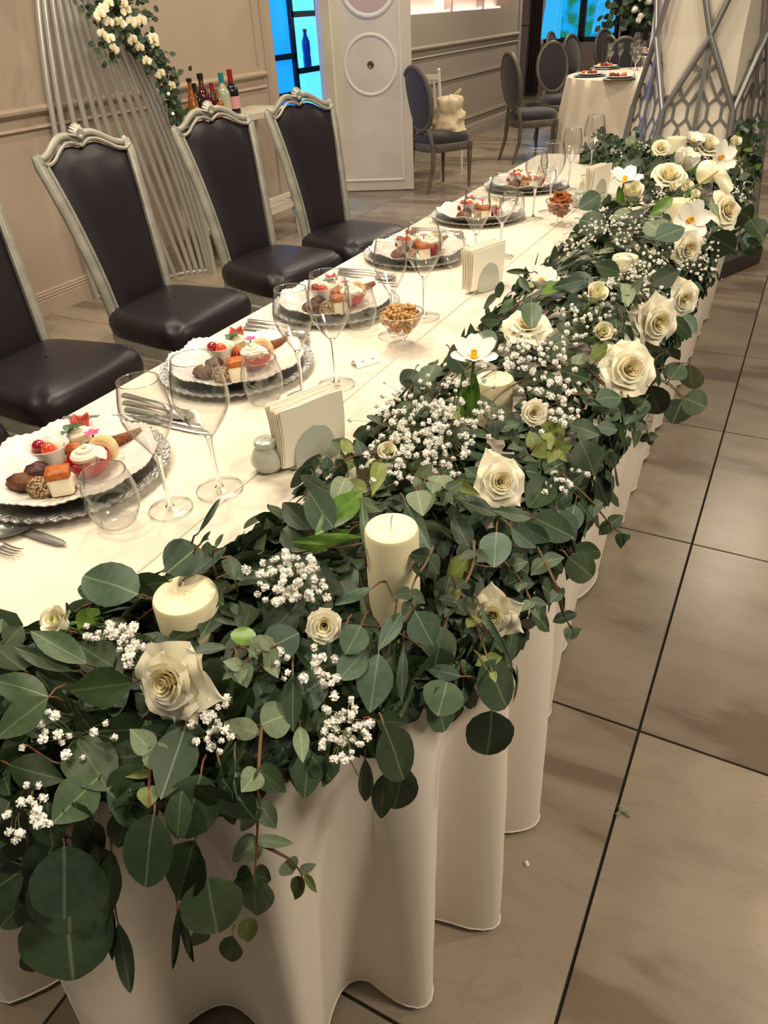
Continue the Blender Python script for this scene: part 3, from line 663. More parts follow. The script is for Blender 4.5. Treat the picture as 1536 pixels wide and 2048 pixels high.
# white chiavari-type chair half hidden by the door
wp = np.array([-3.35, 7.46, 0])
wc = thing('white_chair', 'slim white wooden chair half hidden behind the grey oval-backed chair and white door', 'chair', (wp[0], wp[1], 0), pi / 2 - .15)
for sy in (-1, 1):
    obj('leg', Geo().tube([(-.2, sy * .18, 0), (-.19, sy * .18, .45), (-.24, sy * .18, .92)], .014, 8), M['white_trim'], wc); obj('leg', Geo().tube([(.19, sy * .18, 0), (.18, sy * .18, .44)], .014, 8), M['white_trim'], wc)
    obj('finial', Geo().ball((-.242, sy * .18, .935), .017, 8, 6), M['white_trim'], wc)
obj('seat', Geo().box((0, 0, .45), (.4, .4, .04)), M['white_trim'], wc); obj('back_rail', Geo().box((-.238, 0, .88), (.02, .36, .04)), M['white_trim'], wc); obj('back_rail', Geo().box((-.215, 0, .62), (.02, .36, .03)), M['white_trim'], wc)
for k in range(5): obj('spindle', Geo().tube([(-.212, -.12 + .06 * k, .62), (-.236, -.12 + .06 * k, .88)], .008, 6), M['white_trim'], wc)

# ------------------------------------------------------------------ glasses and simple tableware (also used on the far tables)
def wine_meshes(kind):
    if kind == 'white': H = .236; ft_ = .0365; prof = [(.0042, .102), (.007, .108), (.014, .120), (.024, .137), (.033, .154), (.0385, .170), (.040, .184), (.0388, .200), (.0355, .218), (.0315, H)]
    elif kind == 'red': H = .245; ft_ = .0405; prof = [(.0045, .100), (.008, .106), (.018, .119), (.030, .136), (.040, .154), (.0455, .170), (.0462, .184), (.0440, .204), (.0395, .226), (.0350, H)]
    P = bez([np.array([r, 0, z]) for r, z in prof], 34)
    bowl = Geo().lathe([(0, prof[0][1] - .001)] + [(float(p[0]), float(p[2])) for p in P] + [(float(p[0]) - .0011, float(p[2])) for p in P[::-1] if p[0] > .006], 40)
    n = len(bowl.v)
    rim = Geo(); R = P[-1][0]; rim.grid([[((R + .0007 * cos(b)) * cos(a), (R + .0007 * cos(b)) * sin(a), H + .0007 * sin(b)) for b in [2 * pi * j / 6 for j in range(6)]] for a in [2 * pi * i / 48 for i in range(49)]], closed_v=True)
    stem = Geo().lathe([(0, .101), (.0068, .1065), (.0052, .098), (.0036, .085), (.0033, .05), (.0036, .025), (.0052, .012), (.0085, .0066), (0, .0060)], 28)
    foot = Geo().lathe([(.0085, .0066), (.014, .0048), (ft_ * .6, .0030), (ft_ * .97, .0018), (ft_, .0008)], 44)
    frim = Geo().grid([[((ft_ + .0007 * cos(b)) * cos(a), (ft_ + .0007 * cos(b)) * sin(a), .0010 + .0007 * sin(b)) for b in [2 * pi * j / 6 for j in range(6)]] for a in [2 * pi * i / 48 for i in range(49)]], closed_v=True)
    return [('bowl', bowl.mesh('wine_bowl', M['glass'], angle=0)), ('rim', rim.mesh('wine_rim', M['glass_solid'])), ('stem', stem.mesh('wine_stem', M['glass_solid'], angle=30)), ('foot', foot.mesh('wine_foot', M['glass'], angle=0)), ('foot_rim', frim.mesh('wine_foot_rim', M['glass_solid']))]
def tumbler_meshes():
    prof = [(.0265, .002), (.033, .010), (.040, .026), (.0435, .042), (.0438, .056), (.0415, .074), (.0375, .090), (.0345, .100)]
    P = bez([np.array([r, 0, z]) for r, z in prof], 26); H = .100; R = P[-1][0]
    bowl = Geo().lathe([(float(p[0]), float(p[2])) for p in P] + [(float(p[0]) - .0013, float(p[2])) for p in P[::-1]], 40)
    rim = Geo(); rim.grid([[((R + .0008 * cos(b)) * cos(a), (R + .0008 * cos(b)) * sin(a), H + .0008 * sin(b)) for b in [2 * pi * j / 6 for j in range(6)]] for a in [2 * pi * i / 48 for i in range(49)]], closed_v=True)
    base = Geo().lathe([(0, .0008), (.022, .0008), (.0262, .002), (.028, .0055), (.024, .0085), (0, .0075)], 36)
    return [('bowl', bowl.mesh('tumbler_bowl', M['glass'], angle=0)), ('rim', rim.mesh('tumbler_rim', M['glass_solid'])), ('thick_base', base.mesh('tumbler_base', M['glass'], angle=30))]
GM = {'white': wine_meshes('white'), 'red': wine_meshes('red'), 'tumbler': tumbler_meshes()}
def glass(kind, loc, label, group, s_=1.0, parts=True):
    t = thing('tumbler' if kind == 'tumbler' else 'wine_glass', label, 'glass', loc, random.Random(int(loc[1] * 1000)).random() * 6, group)
    for nm, me in GM[kind]: obj(nm, me, None, t)
    if s_ != 1: t.scale = (s_, s_, s_)
    return t

# ------------------------------------------------------------------ round tables at the back
def round_table(cx, cy, R, H, label, hang=.72, lam=.23):
    t = thing('round_tablecloth', label, 'tablecloth', (cx, cy, 0)); g = Geo(); rows = []; N = 120
    rows.append([(0, 0, H)] * N)
    for r, z in ((R * .6, H), (R * .97, H), (R * 1.0, H - .008)): rows.append([(r * cos(2 * pi * j / N), r * sin(2 * pi * j / N), z) for j in range(N)])
    for i in range(1, 9):
        v = i / 8; row = []
        for j in range(N):
            a = 2 * pi * j / N; w = R * (1.005 + .09 * v) + .045 * v ** .8 * sin(a * 17 + 1.2 * sin(a * 3)) ; row.append((w * cos(a), w * sin(a), H - .012 - (hang - .012) * v))
        rows.append(row)
    g.grid(rows, closed_v=True, flip=True); obj('cloth', g, M['cloth'], t, angle=60); return t
RT = (-1.70, 8.98, .76)
round_table(*RT, .76, 'round banquet table under a white floor-length cloth, behind the lattice column')
round_table(-1.9, 12.4, .8, .74, 'farther round table in white cloth before the blue window')
def plain_plate(loc, label, group):
    t = thing('served_plate', label, 'plate', loc, 0, group)
    obj('charger_rim', Geo().lathe([(0, 0), (.14, .002), (.165, .008), (.16, .01), (0, .006)], 28), M['gun'], t)
    obj('plate_dish', Geo().lathe([(0, .01), (.10, .012), (.135, .028), (.132, .031), (.1, .017), (0, .015)], 28), M['porcelain'], t)
    return t
foodm = [mat('fried_orange_food', (196, 104, 48), .5), mat('dark_red_food', (128, 40, 30), .5), mat('creamy_food', (238, 220, 180), .5), mat('brown_food', (110, 62, 34), .6), mat('pink_food', (220, 150, 140), .5)]
rf = random.Random(9)
def small_food(c, k, where):
    t = obj('appetizer', Geo().ball((0, 0, 0), rf.uniform(.018, .028), 9, 6, .35, 2, k, (1.2, 1, .9)), foodm[k % 5], None, c); tag(t, 'little %s appetizer on a plate of the far round table' % ('orange', 'dark red', 'creamy', 'brown', 'pink')[k % 5], 'food', 'appetizers on the far round table'); return t
for i, (px, py) in enumerate([(1180, 152), (1238, 158), (1210, 137)]):
    p = at(px, py, .765); plain_plate(tuple(p), ['appetizer plate at the doorway side of the far round table', 'appetizer plate nearest the lattice column on the far round table', 'appetizer plate behind the first two on the far round table'][i], 'plates on the far round table')
    for k in range(7): small_food((p[0] + rf.uniform(-.085, .085), p[1] + rf.uniform(-.085, .085), p[2] + .036), k, i)
for i, (px, py) in enumerate([(1217, 140), (1237, 136), (1262, 138), (1274, 141), (1268, 152), (1285, 130)]):
    p = at(px, py, .761); glass('white' if i % 2 else 'red', tuple(p), 'wine glass among the plates of the far round table', 'wine glasses on the far round table')
p = at(1259, 150, .761)
for i in range(22):
    a = rf.uniform(0, 6.28); r = .7 * sqrt(rf.random()); glass('white' if i % 2 else 'red', (-1.9 + r * cos(a) * 1.0, 12.4 + r * sin(a), .741), 'wine glass on the farther round table before the window', 'wine glasses on the farther round table')
for i in range(9):
    a = 2 * pi * i / 9; t = plain_plate((-1.9 + .55 * cos(a), 12.4 + .55 * sin(a), .745), 'appetizer plate on the farther round table', 'plates on the farther round table')
    tt = obj('appetizer', Geo().ball((0, 0, 0), .045, 9, 6, .4, 2, i, (1.2, 1, .6)), foodm[i % 5], None, (-1.9 + .55 * cos(a), 12.4 + .55 * sin(a), .78)); tag(tt, 'heap of appetizers on the farther round table', 'food', 'appetizers on the farther round table')
def oc_at(px, py, ang, label, z=0):
    p = at(px, py, z); return dup(oc, (p[0], p[1], 0), ang, label, 'oval-backed chairs in the hall')
dup(oc, (-2.68, 8.42, 0), .80, 'oval-backed chair seen side on, close to the far round table')
dup(oc, (-2.75, 9.75, 0), -.75, 'oval-backed chair facing the hall at the doorway side of the far round table')
dup(oc, (-2.15, 10.25, 0), -1.25, 'oval-backed chair behind the appetizer plates of the far round table')
dup(oc, (-3.0, 11.75, 0), -.35, 'dark oval-backed chair between the two round tables, beside the brown drape')
dup(oc, (-2.32, 11.2, 0), .75, 'wide oval-backed chair in front of the farther round table')
dup(oc, (-1.75, 11.1, 0), 1.5, 'oval-backed chair with its back to us before the farther table')
dup(oc, (-2.9, 13.1, 0), -.5, 'oval-backed chair under the blue window')
dup(oc, (-3.6, 12.9, 0), -.1, 'shadowy oval-backed chair in the corner by the mauve wall')
p = at(1497, 330, 0); dup(oc, (.12, 7.8, 0), 2.6, 'oval-backed chair at the outer side of the lattice column')
# flowers and greenery by the far window
fg = thing('floral_arch', 'green and white floral arch standing beside the far window', 'decoration', (-2.75, 13.6, 0))
for x in (-.25, .3): obj('post', Geo().tube([(x, 0, 0), (x, 0, 2.2)], .02, 8), M['gun'], fg)
FARCH = fg

# ------------------------------------------------------------------ lattice column at the end of the table
cc = np.array([-.63, 5.15]); face = atan2(-cc[1], -cc[0])                 # the front facet looks towards the table
lc = thing('lattice_column', 'hexagonal cream column wrapped in a silver-grey diamond lattice of tubes', 'column', (cc[0], cc[1], 0))
def nd(k, r, z): a = face + radians(60 * k); return np.array([r * cos(a), r * sin(a), z])
Z0, Z1, Z2, Z3, Z4 = .0, .885, 1.235, 1.75, 2.3; R0, R1, R2, R3, R4 = .47, .365, .325, .36, .42
M['panel'] = mat('cream_backlit_panel', (232, 222, 204), .5)
tb = lambda a, b, r=.016: obj('lattice_tube', Geo().tube([a, b], r, 10), M['gun'], lc)
for k in range(6):
    c0_ = nd(k + .5, R1, Z1); tb(nd(k + .5, R0, Z0), c0_, .02)
    for s_ in (0, 1): tb(c0_, nd(k + s_, R2, Z2)); tb(nd(k + s_, R2, Z2), nd(k + .5, R3, Z3)); tb(nd(k + .5, R3, Z3), nd(k + s_, R4, Z4))
    # cream panels behind the tubes
    q = .93
    for (r0, z0, r1, z1) in ((R0, Z0 + .1, R1, Z1), (R1, Z1, R2 * 1.06, Z2), (R2 * 1.06, Z2, R3, Z3), (R3, Z3, R4, Z4)):
        g = Geo(); a, b, c, d = nd(k - .5, r0 * q, z0), nd(k + .5, r0 * q, z0), nd(k + .5, r1 * q, z1), nd(k - .5, r1 * q, z1)
        n = unit(np.cross(b - a, d - a)) * .012; g.add([a, b, c, d, a - n, b - n, c - n, d - n], [(0, 1, 2, 3), (7, 6, 5, 4), (0, 4, 5, 1), (1, 5, 6, 2), (2, 6, 7, 3), (3, 7, 4, 0)]); obj('panel', g, M['panel'], lc, smooth=False)
    # cut-out tracery in the lower triangles
    A = nd(k - .5, R0 * .965, Z0 + .05); B_ = nd(k + .5, R0 * .965, Z0 + .05); T_ = nd(k, R2 * .98, Z2); Am = nd(k - .5, R1 * .975, Z1); Bm = nd(k + .5, R1 * .975, Z1)
    mid = (A + B_) / 2; mm = (Am + Bm) / 2
    def P3(u, z):
        if z <= Z1: t = (z - .05) / (Z1 - .05); c = mid * (1 - t) + mm * t; hw = np.linalg.norm((B_ - A) * (1 - t) + (Bm - Am) * t) / 2
        else: t = (z - Z1) / (Z2 - Z1); c = mm * (1 - t) + T_ * t; hw = np.linalg.norm(Bm - Am) / 2
        ex = unit(B_ - A); return c + ex * u * .175 * (1.0 if z > Z1 else 1 + .25 * (Z1 - z))
    segs = []
    segs += [((0, .05), (0, 1.2))]
    for s_ in (-1, 1):
        hexa = [(.5 + .24 * cos(radians(60 * j + 30)), .88 + .052 * sin(radians(60 * j + 30)) * 1.35) for j in range(6)]
        segs += [((s_ * hexa[j][0], hexa[j][1]), (s_ * hexa[(j + 1) % 6][0], hexa[(j + 1) % 6][1])) for j in range(6)]
        dia = [(.5, .80), (.62, .745), (.5, .69), (.38, .745)]; segs += [((s_ * dia[j][0], dia[j][1]), (s_ * dia[(j + 1) % 4][0], dia[(j + 1) % 4][1])) for j in range(4)]
        segs += [((s_ * .5, .81), (s_ * .5, .80)), ((s_ * .5, .95), (s_ * .08, 1.08)), ((s_ * .5, .95), (s_ * .62, 1.0)), ((s_ * .08, 1.08), (s_ * .42, 1.12)), ((s_ * .71, .85), (s_ * .98, .80)), ((s_ * .29, .85), (0, .77)), ((0, .77), (s_ * .2, .66)), ((s_ * .2, .66), (s_ * .5, .69)), ((s_ * .5, .69), (s_ * .8, .65)), ((s_ * .8, .65), (s_ * 1.0, .74)), ((s_ * .29, .91), (0, 1.0)), ((s_ * .72, .91), (s_ * .95, .96)), ((s_ * .2, .66), (s_ * .2, .5)), ((s_ * .8, .65), (s_ * .8, .5)), ((s_ * .2, .5), (s_ * .5, .42)), ((s_ * .8, .5), (s_ * .5, .42)), ((s_ * .5, .42), (s_ * .5, .1))]
    g = Geo(); nrm = unit(np.cross(B_ - A, T_ - mid))
    if np.dot(nrm, nd(k, 1, 0)) < 0: nrm = -nrm
    for (u0, z0), (u1, z1) in segs:
        a = P3(u0, z0) - nrm * .012; b = P3(u1, z1) - nrm * .012; w = .0075 if not (u0 == 0 and u1 == 0) else .013
        d = unit(b - a); s_ = np.cross(nrm, d) * w; h_ = nrm * .004; a = a - d * .004; b = b + d * .004
        g.add([a - s_ - h_, b - s_ - h_, b + s_ - h_, a + s_ - h_, a - s_ + h_, b - s_ + h_, b + s_ + h_, a + s_ + h_], [(3, 2, 1, 0), (4, 5, 6, 7), (0, 1, 5, 4), (1, 2, 6, 5), (2, 3, 7, 6), (3, 0, 4, 7)])
    obj('tracery', g, M['gun'], lc, smooth=False)
g = Geo(); g.prism([tuple(nd(k + .5, .53, 0)[:2]) for k in range(6)], 0, .1); obj('plinth', g, mat('dark_plinth', (58, 54, 50), .4), lc, smooth=False)

# ------------------------------------------------------------------ the long table under its cloth
TZ = .76; TCX, TCY, TR = -.745, .72, .515; TEND = 4.16
def outline_pts(ds=.012):
    pts = []                                    # from the rear side, round the front end, along the right side, to the far end
    def seg(a, b):
        n = max(2, int(np.linalg.norm(np.subtract(b, a)) / ds))
        for i in range(n): t = i / n; pts.append((a[0] + (b[0] - a[0]) * t, a[1] + (b[1] - a[1]) * t))
    seg((TCX - TR, TEND - .08), (TCX - TR, TCY))
    n = int(pi * TR / ds)
    for i in range(n): a = pi + pi * i / n; pts.append((TCX + TR * cos(a), TCY + TR * sin(a)))
    seg((TCX + TR, TCY), (TCX + TR, TEND - .08))
    for i in range(8): a = i / 8 * pi / 2; pts.append((TCX + TR - .08 + .08 * cos(a), TEND - .08 + .08 * sin(a)))
    seg((TCX + TR - .08, TEND), (TCX - TR + .08, TEND))
    for i in range(8): a = pi / 2 + i / 8 * pi / 2; pts.append((TCX - TR + .08 + .08 * cos(a), TEND - .08 + .08 * sin(a)))
    return pts
OUT = outline_pts(); NO = len(OUT)
S_ARC = [0.0]
for a, b in zip(OUT, OUT[1:]): S_ARC.append(S_ARC[-1] + sqrt((a[0] - b[0]) ** 2 + (a[1] - b[1]) ** 2))
_i0 = min(range(NO), key=lambda i: (OUT[i][0] - (TCX + TR)) ** 2 + (OUT[i][1] - TCY) ** 2); S0 = S_ARC[_i0]
NRM = []
for i in range(NO):
    a = OUT[i - 1]; b = OUT[(i + 1) % NO]; d = unit((b[0] - a[0], b[1] - a[1])); NRM.append((d[1], -d[0]))
tc = thing('tablecloth', 'long white tablecloth hanging in folds to the floor on the banquet table', 'tablecloth', (TCX, TCY, 0))
g = Geo(); rows = []
ys = [TCY - TR * cos(pi / 2 * i / 14) for i in range(15)] + list(np.linspace(TCY + .1, TEND - .08, 30)) + [TEND - .08 * (1 - sin(pi / 2 * i / 4)) for i in (1, 2, 3, 4)]
for y in ys:
    if y < TCY: hw = sqrt(max(0, TR ** 2 - (TCY - y) ** 2))
    elif y > TEND - .08: hw = TR - .08 + sqrt(max(0, .08 ** 2 - (y - TEND + .08) ** 2))
    else: hw = TR
    e = min(.006, hw)
    row = [(TCX - hw + (hw - e) * k / 6, y, TZ) for k in range(7)] + [(TCX - e * .5, y, TZ + .0012), (TCX, y, TZ + .0022), (TCX + e * .3, y, TZ + .0002)] + [(TCX + e + (hw - e) * k / 6, y, TZ) for k in range(7)]
    rows.append([(p[0] - TCX, p[1] - TCY, p[2] + .0012 * mnoise.noise(Vector((p[0] * 3, p[1] * 3, 0)))) for p in row])
g.grid(rows); obj('cloth_top', g, M['cloth'], tc, angle=0)
obj('cloth_seam', Geo().tube([(0, y - TCY, TZ + .0018) for y in np.linspace(TCY - TR + .02, TEND - .05, 60)], .0016, 6), M['cloth'], tc)
def wave(s):
    u = (s - S0); w = u / (.235 if u < 0 else .26) + .18 * sin(u * 3.1) + .12 * sin(u * 7.7 + 1)
    c = cos(2 * pi * w); c = 1 - 2 * abs(sin(pi * w)) ** 1.25 if u < -.25 else c; return (abs(c) ** .85) * (1 if c > 0 else -1) * (.8 + .2 * sin(u * 5.3 + .6))
g = Geo(); rows = []
for t in (0, .004, .012, .03, .07, .14, .24, .36, .5, .64, .78, .9, 1.0):
    row = []
    for i in range(NO):
        front = smoothstep(0.9, 1.6, S_ARC[i] - (S0 - pi * TR) + 1) if S_ARC[i] < S0 else 1
        amp = .076 + .028 * smoothstep(S0 - .25, S0 - .5, S_ARC[i]) if S_ARC[i] < S0 + .2 else .076 - .044 * smoothstep(S0 + .2, S0 + .8, S_ARC[i])
        sp = -.012 * 1 + .018 * t
        z = TZ - .745 * t if t > .03 else TZ - .745 * t
        o = {0: 0.0, .004: .0035, .012: .0055, .03: .0065}.get(t, .0065 - (.018 + .045 * smoothstep(S0 + .02, S0 + .6, S_ARC[i])) * t + amp * max(0, t - .03) ** .6 * wave(S_ARC[i] + .03 * t))
        x, y = OUT[i]; row.append((x + NRM[i][0] * o - TCX, y + NRM[i][1] * o - TCY, z))
    rows.append(row)
g.grid(rows, closed_v=True); obj('cloth_skirt', g, M['cloth'], tc, angle=0)
g = Geo(); g.tube([(p[0], p[1], p[2]) for p in rows[-1]] + [rows[-1][0]], .0022, 5, caps=False); obj('hem', g, M['cloth'], tc)
# ------------------------------------------------------------------ plates
PY = [.725, 1.225, 1.675, 2.2, 2.74, 3.30]; PX = -1.06
ORD = ['front', 'second', 'third', 'fourth', 'fifth', 'farthest']
def charger_meshes():
    fn = lambda r, z, a: (r * (1 + (.016 * abs(sin(a * 26)) if r > .172 else 0)), z + (.002 * sin(a * 52) if r > .16 else 0))
    a = Geo().lathe([(0, .004), (.11, .004), (.13, .006), (.150, .014), (.165, .017), (.176, .018), (.176, .0155), (.165, .0145), (.15, .011), (.13, .002), (.11, 0), (0, 0)], 156, fn=fn)
    def fp(r, z, a):
        k = smoothstep(.085, .15, r); return r * (1 + k * (.018 * cos(a * 10) + .003 * cos(a * 60))), z + k * (.0012 * cos(a * 60) + .004 * cos(a * 10))
    b = Geo().lathe([(0, .0), (.085, 0), (.085, .002), (.1, .004), (.125, .014), (.148, .026), (.156, .029), (.156, .031), (.148, .029), (.125, .018), (.1, .008), (.085, .005), (0, .0045)], 240, fn=fp)
    return a.mesh('charger_body', M['charger'], angle=60), b.mesh('plate_body', M['porcelain'], angle=60)
CM, PM = charger_meshes()
def make_settings():
    for i, y in enumerate(PY):
        c = obj('charger', CM, None, None, (PX, y, TZ + .001)); tag(c, 'lacy-rimmed silver charger under the %s plate' % ORD[i], 'charger', 'silver chargers')
        p = obj('plate', PM, None, None, (PX, y, TZ + .0065), (0, 0, i * .4)); tag(p, 'pleated white appetizer plate, %s in the row' % (ORD[i] + ('most' if i == 0 else '')), 'plate', 'white appetizer plates')
make_settings()
# ------------------------------------------------------------------ food, same layout on every plate
P1 = np.array([PX, PY[0], 0]); FZ = TZ + .0125
def off(px, py, h): q = at(px, py, FZ + h); return q[0] - P1[0], q[1] - P1[1]
M['croq'] = mat('brown_fried_crust', (112, 62, 24), .5, rgb2=(78, 38, 16), nscale=60, bump=.5, bscale=180)
M['croq2'] = mat('dark_meatball', (72, 34, 26), .5, bump=.5, bscale=150)
M['sesame'] = mat('sesame_coat', (206, 174, 124), .6, rgb2=(70, 42, 20), nscale=330, bump=1.0, bscale=330, contrast=(.42, .56))
M['crust'] = mat('baked_orange_crust', (196, 110, 36), .5, rgb2=(150, 66, 18), nscale=70, bump=.4, bscale=150)
M['cheese'] = mat('white_cheese_filling', (240, 228, 200), .6, bump=.4, bscale=120)
M['tomato'] = mat('red_tomato', (150, 8, 10), .35, spec=.3); M['tom_in'] = mat('red_tomato_flesh', (206, 40, 40), .35)
M['cream'] = mat('piped_cream', (246, 240, 212), .5); M['herb'] = leaf_mat('herb_leaf', (34, 80, 24), (52, 104, 34), (90, 130, 60), .4)
M['wrap'] = mat('pale_wrap', (226, 202, 156), .6, rgb2=(204, 168, 112), nscale=30); M['ham'] = mat('pink_ham', (214, 158, 142), .5); M['cherry'] = mat('dark_red_fruit', (140, 18, 36), .15, coat=.6); M['cherrytom'] = mat('orange_red_cherry_tomato', (214, 70, 28), .15, coat=.6)
M['pinkf'] = mat('bright_pink_petal', (240, 84, 130), .5); M['stick'] = mat('seeded_crust', (146, 86, 34), .6, rgb2=(92, 48, 18), nscale=160, bump=.9, bscale=220); M['salami'] = mat('red_cured_meat', (164, 52, 36), .4, rgb2=(196, 92, 70), nscale=40)
def F(name, label, i, px, py, h, rotz=0, grp=None):
    dx, dy = off(px, py, h); return thing(name, label + ' on the %s plate' % ORD[i], 'food', (PX + dx, PY[i] + dy, FZ), rotz, grp)
FM = {}
def cached(k, f):
    if k not in FM: FM[k] = f()
    return FM[k]
def swirl():
    g = Geo(); P = []
    for k in range(60):
        t = k / 59; a = t * 2 * pi * 2.6; r = .0195 * (1 - t) ** .9 + .002; P.append((r * cos(a), r * sin(a), .006 + .022 * t))
    g.tube(P, [.0088 * (1 - .75 * (k / 59)) + .0008 for k in range(60)], 8); g.lathe([(0, 0), (.02, 0), (.018, .01), (0, .018)], 16); return g.mesh('cream_swirl', M['cream'])
def zig_cup():
    g = Geo(); g.lathe([(0, 0), (.014, .001), (.026, .010), (.032, .022), (.0325, .030), (.030, .030), (.024, .02), (.012, .012), (0, .010)], 48, fn=lambda r, z, a: (r, z + (.009 * (abs(((a * 9 / (2 * pi)) % 1) * 2 - 1) - .4) if z >= .0295 else 0))); return g.mesh('tomato_shell', M['tomato'])
def hleaf(l, w, curl=.2):
    g = Geo(); rows = []
    for k in range(9):
        t = k / 8; ww = w * (.02 + sin(pi * t ** .8) ** .8) / 2; rows.append([(l * t, q * ww, l * (.25 * t - curl * t * t * 2) + abs(q) * ww * .5) for q in (-1, -.5, 0, .5, 1)])
    g.grid(rows); me = g.mesh('herb_leaf', M['herb'], angle=0); uv = me.uv_layers.new()
    for lp in me.loops: v = me.vertices[lp.vertex_index].co; uv.data[lp.index].uv = (v.x / l, .5 + v.y / w)
    return me
def appetizers(i):
    o = obj('croquette', cached('cq', lambda: Geo().ball((0, 0, .016), .019, 16, 10, .25, 3, 1, (1.35, 1, .85)).mesh('croquette', M['croq'])), None, F('fried_croquette', 'pointed brown fried croquette', i, 42, 965, .016, .4))
    o = obj('meatball', cached('mb', lambda: Geo().ball((0, 0, .016), .018, 14, 9, .3, 2, 5, (1.4, 1, .9)).mesh('meatball', M['croq2'])), None, F('meat_croquette', 'dark meat croquette behind the sesame ball', i, 74, 944, .016, 1.2))
    obj('ball', cached('sb', lambda: Geo().ball((0, 0, .0185), .0205, 22, 14, .10, 7, 3).mesh('sesame_ball', M['sesame'])), None, F('sesame_ball', 'sesame-coated ball', i, 79, 976, .019))
    t = F('cheese_pie', 'tall square of cheese pie with browned top', i, 122, 965, .022, .75); t.scale = (1.12, 1.12, 1.15)
    def pie():
        g = Geo(); rows = [[((.0165 + .003 * mnoise.noise(Vector((cos(a) * 3, sin(a) * 3, z * 90)))) * c_, (.0145) * s_, z) for a, c_, s_ in [(q, max(-1, min(1, 1.35 * cos(q))), max(-1, min(1, 1.35 * sin(q)))) for q in [2 * pi * k / 24 for k in range(24)]]] for z in (0.004, .012, .022, .032)]; g.grid(rows, closed_v=True, flip=True); return g.mesh('pie_filling', M['cheese'], angle=60)
    obj('filling', cached('pf', pie), None, t)
    def crust(z0, z1): g = Geo(); g.grid([[(.0175 * k * max(-1, min(1, 1.35 * cos(q))), .0155 * k * max(-1, min(1, 1.35 * sin(q))), z) for q in [2 * pi * j / 24 for j in range(24)]] for k, z in ((.95, z0), (1.02, z0 + .001), (1.02, z1 - .002), (.9, z1), (.5, z1 + .001), (.02, z1 + .0015))], closed_v=True, flip=True); return g.mesh('pie_crust', M['crust'], angle=70)
    obj('top_crust', cached('pc', lambda: crust(.031, .043)), None, t); obj('bottom_crust', cached('pb', lambda: Geo().box((0, 0, .002), (.033, .029, .004)).mesh('bottom', M['croq'])), None, t)
    # sauce dish with fruit
    t = F('dip_dish', 'small flared white dip dish holding red and ivory bites', i, 108, 928, .002)
    obj('dish', cached('dd', lambda: Geo().lathe([(0, 0), (.018, 0), (.020, .004), (.0275, .030), (.036, .042), (.0365, .0435), (.035, .0435), (.026, .032), (.018, .008), (0, .006)], 40, fn=lambda r, z, a: (r * (1 + (.22 * max(0, cos(a - 3.6)) ** 6 if z > .035 else 0)), z + (.004 * max(0, cos(a - 3.6)) ** 6 if z > .035 else 0))).mesh('dip_dish', M['porcelain'])), None, t)
    for k, (dx, dy, r, m, nm) in enumerate([(-.013, -.008, .0135, 'cherry', 'dark_red_fruit'), (.012, -.008, .0135, 'cherrytom', 'cherry_tomato'), (.004, .014, .0145, 'cream', 'mozzarella_ball')]):
        b = obj(nm, cached('fr' + m, lambda: Geo().ball((0, 0, 0), r, 14, 10).mesh(nm, M[m])), None, None, (t.location.x + dx, t.location.y + dy, FZ + .0395)); tag(b, ('dark red glossy fruit', 'orange-red cherry tomato', 'ivory mozzarella ball')[k] + ' in the dip dish on the %s plate' % ORD[i], 'food', 'bites in the dip dishes')
    t = F('stuffed_tomato', 'zigzag-cut red tomato filled with piped cream', i, 182, 935, .012); t.scale = (1.18, 1.18, 1.12)
    obj('tomato_shell', cached('ts', zig_cup), None, t); o = obj('cream_swirl', cached('sw', swirl), None, t, (0, 0, .022)); o['label'] = 'swirl of piped cream'
    obj('parsley_leaf', cached('pl', lambda: hleaf(.014, .009)), None, t, (-.006, .0, .047), (0, 0, 2.0))
    t = F('wrap_roll', 'pale rolled wrap slice with ham spiral', i, 208, 905, .02, 0)
    def roll():
        g = Geo(); g.lathe([(.0, -.014), (.024, -.014), (.0265, -.008), (.0265, .010), (.023, .014), (0, .014)], 28); return g.mesh('wrap_roll', M['wrap'])
    q = obj('wrap', cached('wr', roll), None, t, (0, 0, .0265), (pi / 2 - .2, 0, .55))
    def spiral():
        g = Geo(); g.tube([((.004 + .0135 * k / 50) * cos(k * .3), (.004 + .0135 * k / 50) * sin(k * .3), .0145) for k in range(50)], .0016, 5); return g.mesh('ham_spiral', M['ham'])
    obj('ham_spiral', cached('hs', spiral), None, t, (0, 0, .0265), (pi / 2 - .2, 0, .55))
    t = F('seeded_breadstick', 'seeded brown breadstick', i, 243, 884, .008, .95)
    obj('crust_stick', cached('st', lambda: Geo().tube([(-.04, 0, .012), (-.02, .002, .013), (0, 0, .014), (.02, -.001, .016), (.042, .001, .02)], [.008, .010, .0105, .010, .008], 10).mesh('stick', M['stick'])), None, t)
    t = F('potato_bite', 'golden fried bite behind the dip dish', i, 152, 905, .01, .3); obj('bite', cached('pt', lambda: Geo().ball((0, 0, .014), .018, 12, 8, .3, 3, 8, (1.3, .9, .8)).mesh('bite', M['crust'])), None, t)
    t = F('cream_toast', 'toast round topped with piped cream', i, 163, 880, .008); obj('toast', cached('to', lambda: Geo().lathe([(0, 0), (.022, 0), (.0225, .008), (.021, .010), (0, .010)], 20).mesh('toast', M['stick'])), None, t); obj('cream_swirl', cached('sw', swirl), None, t, (0, 0, .010))
    t = F('cured_meat_fold', 'folded slice of red cured meat', i, 164, 855, .02)
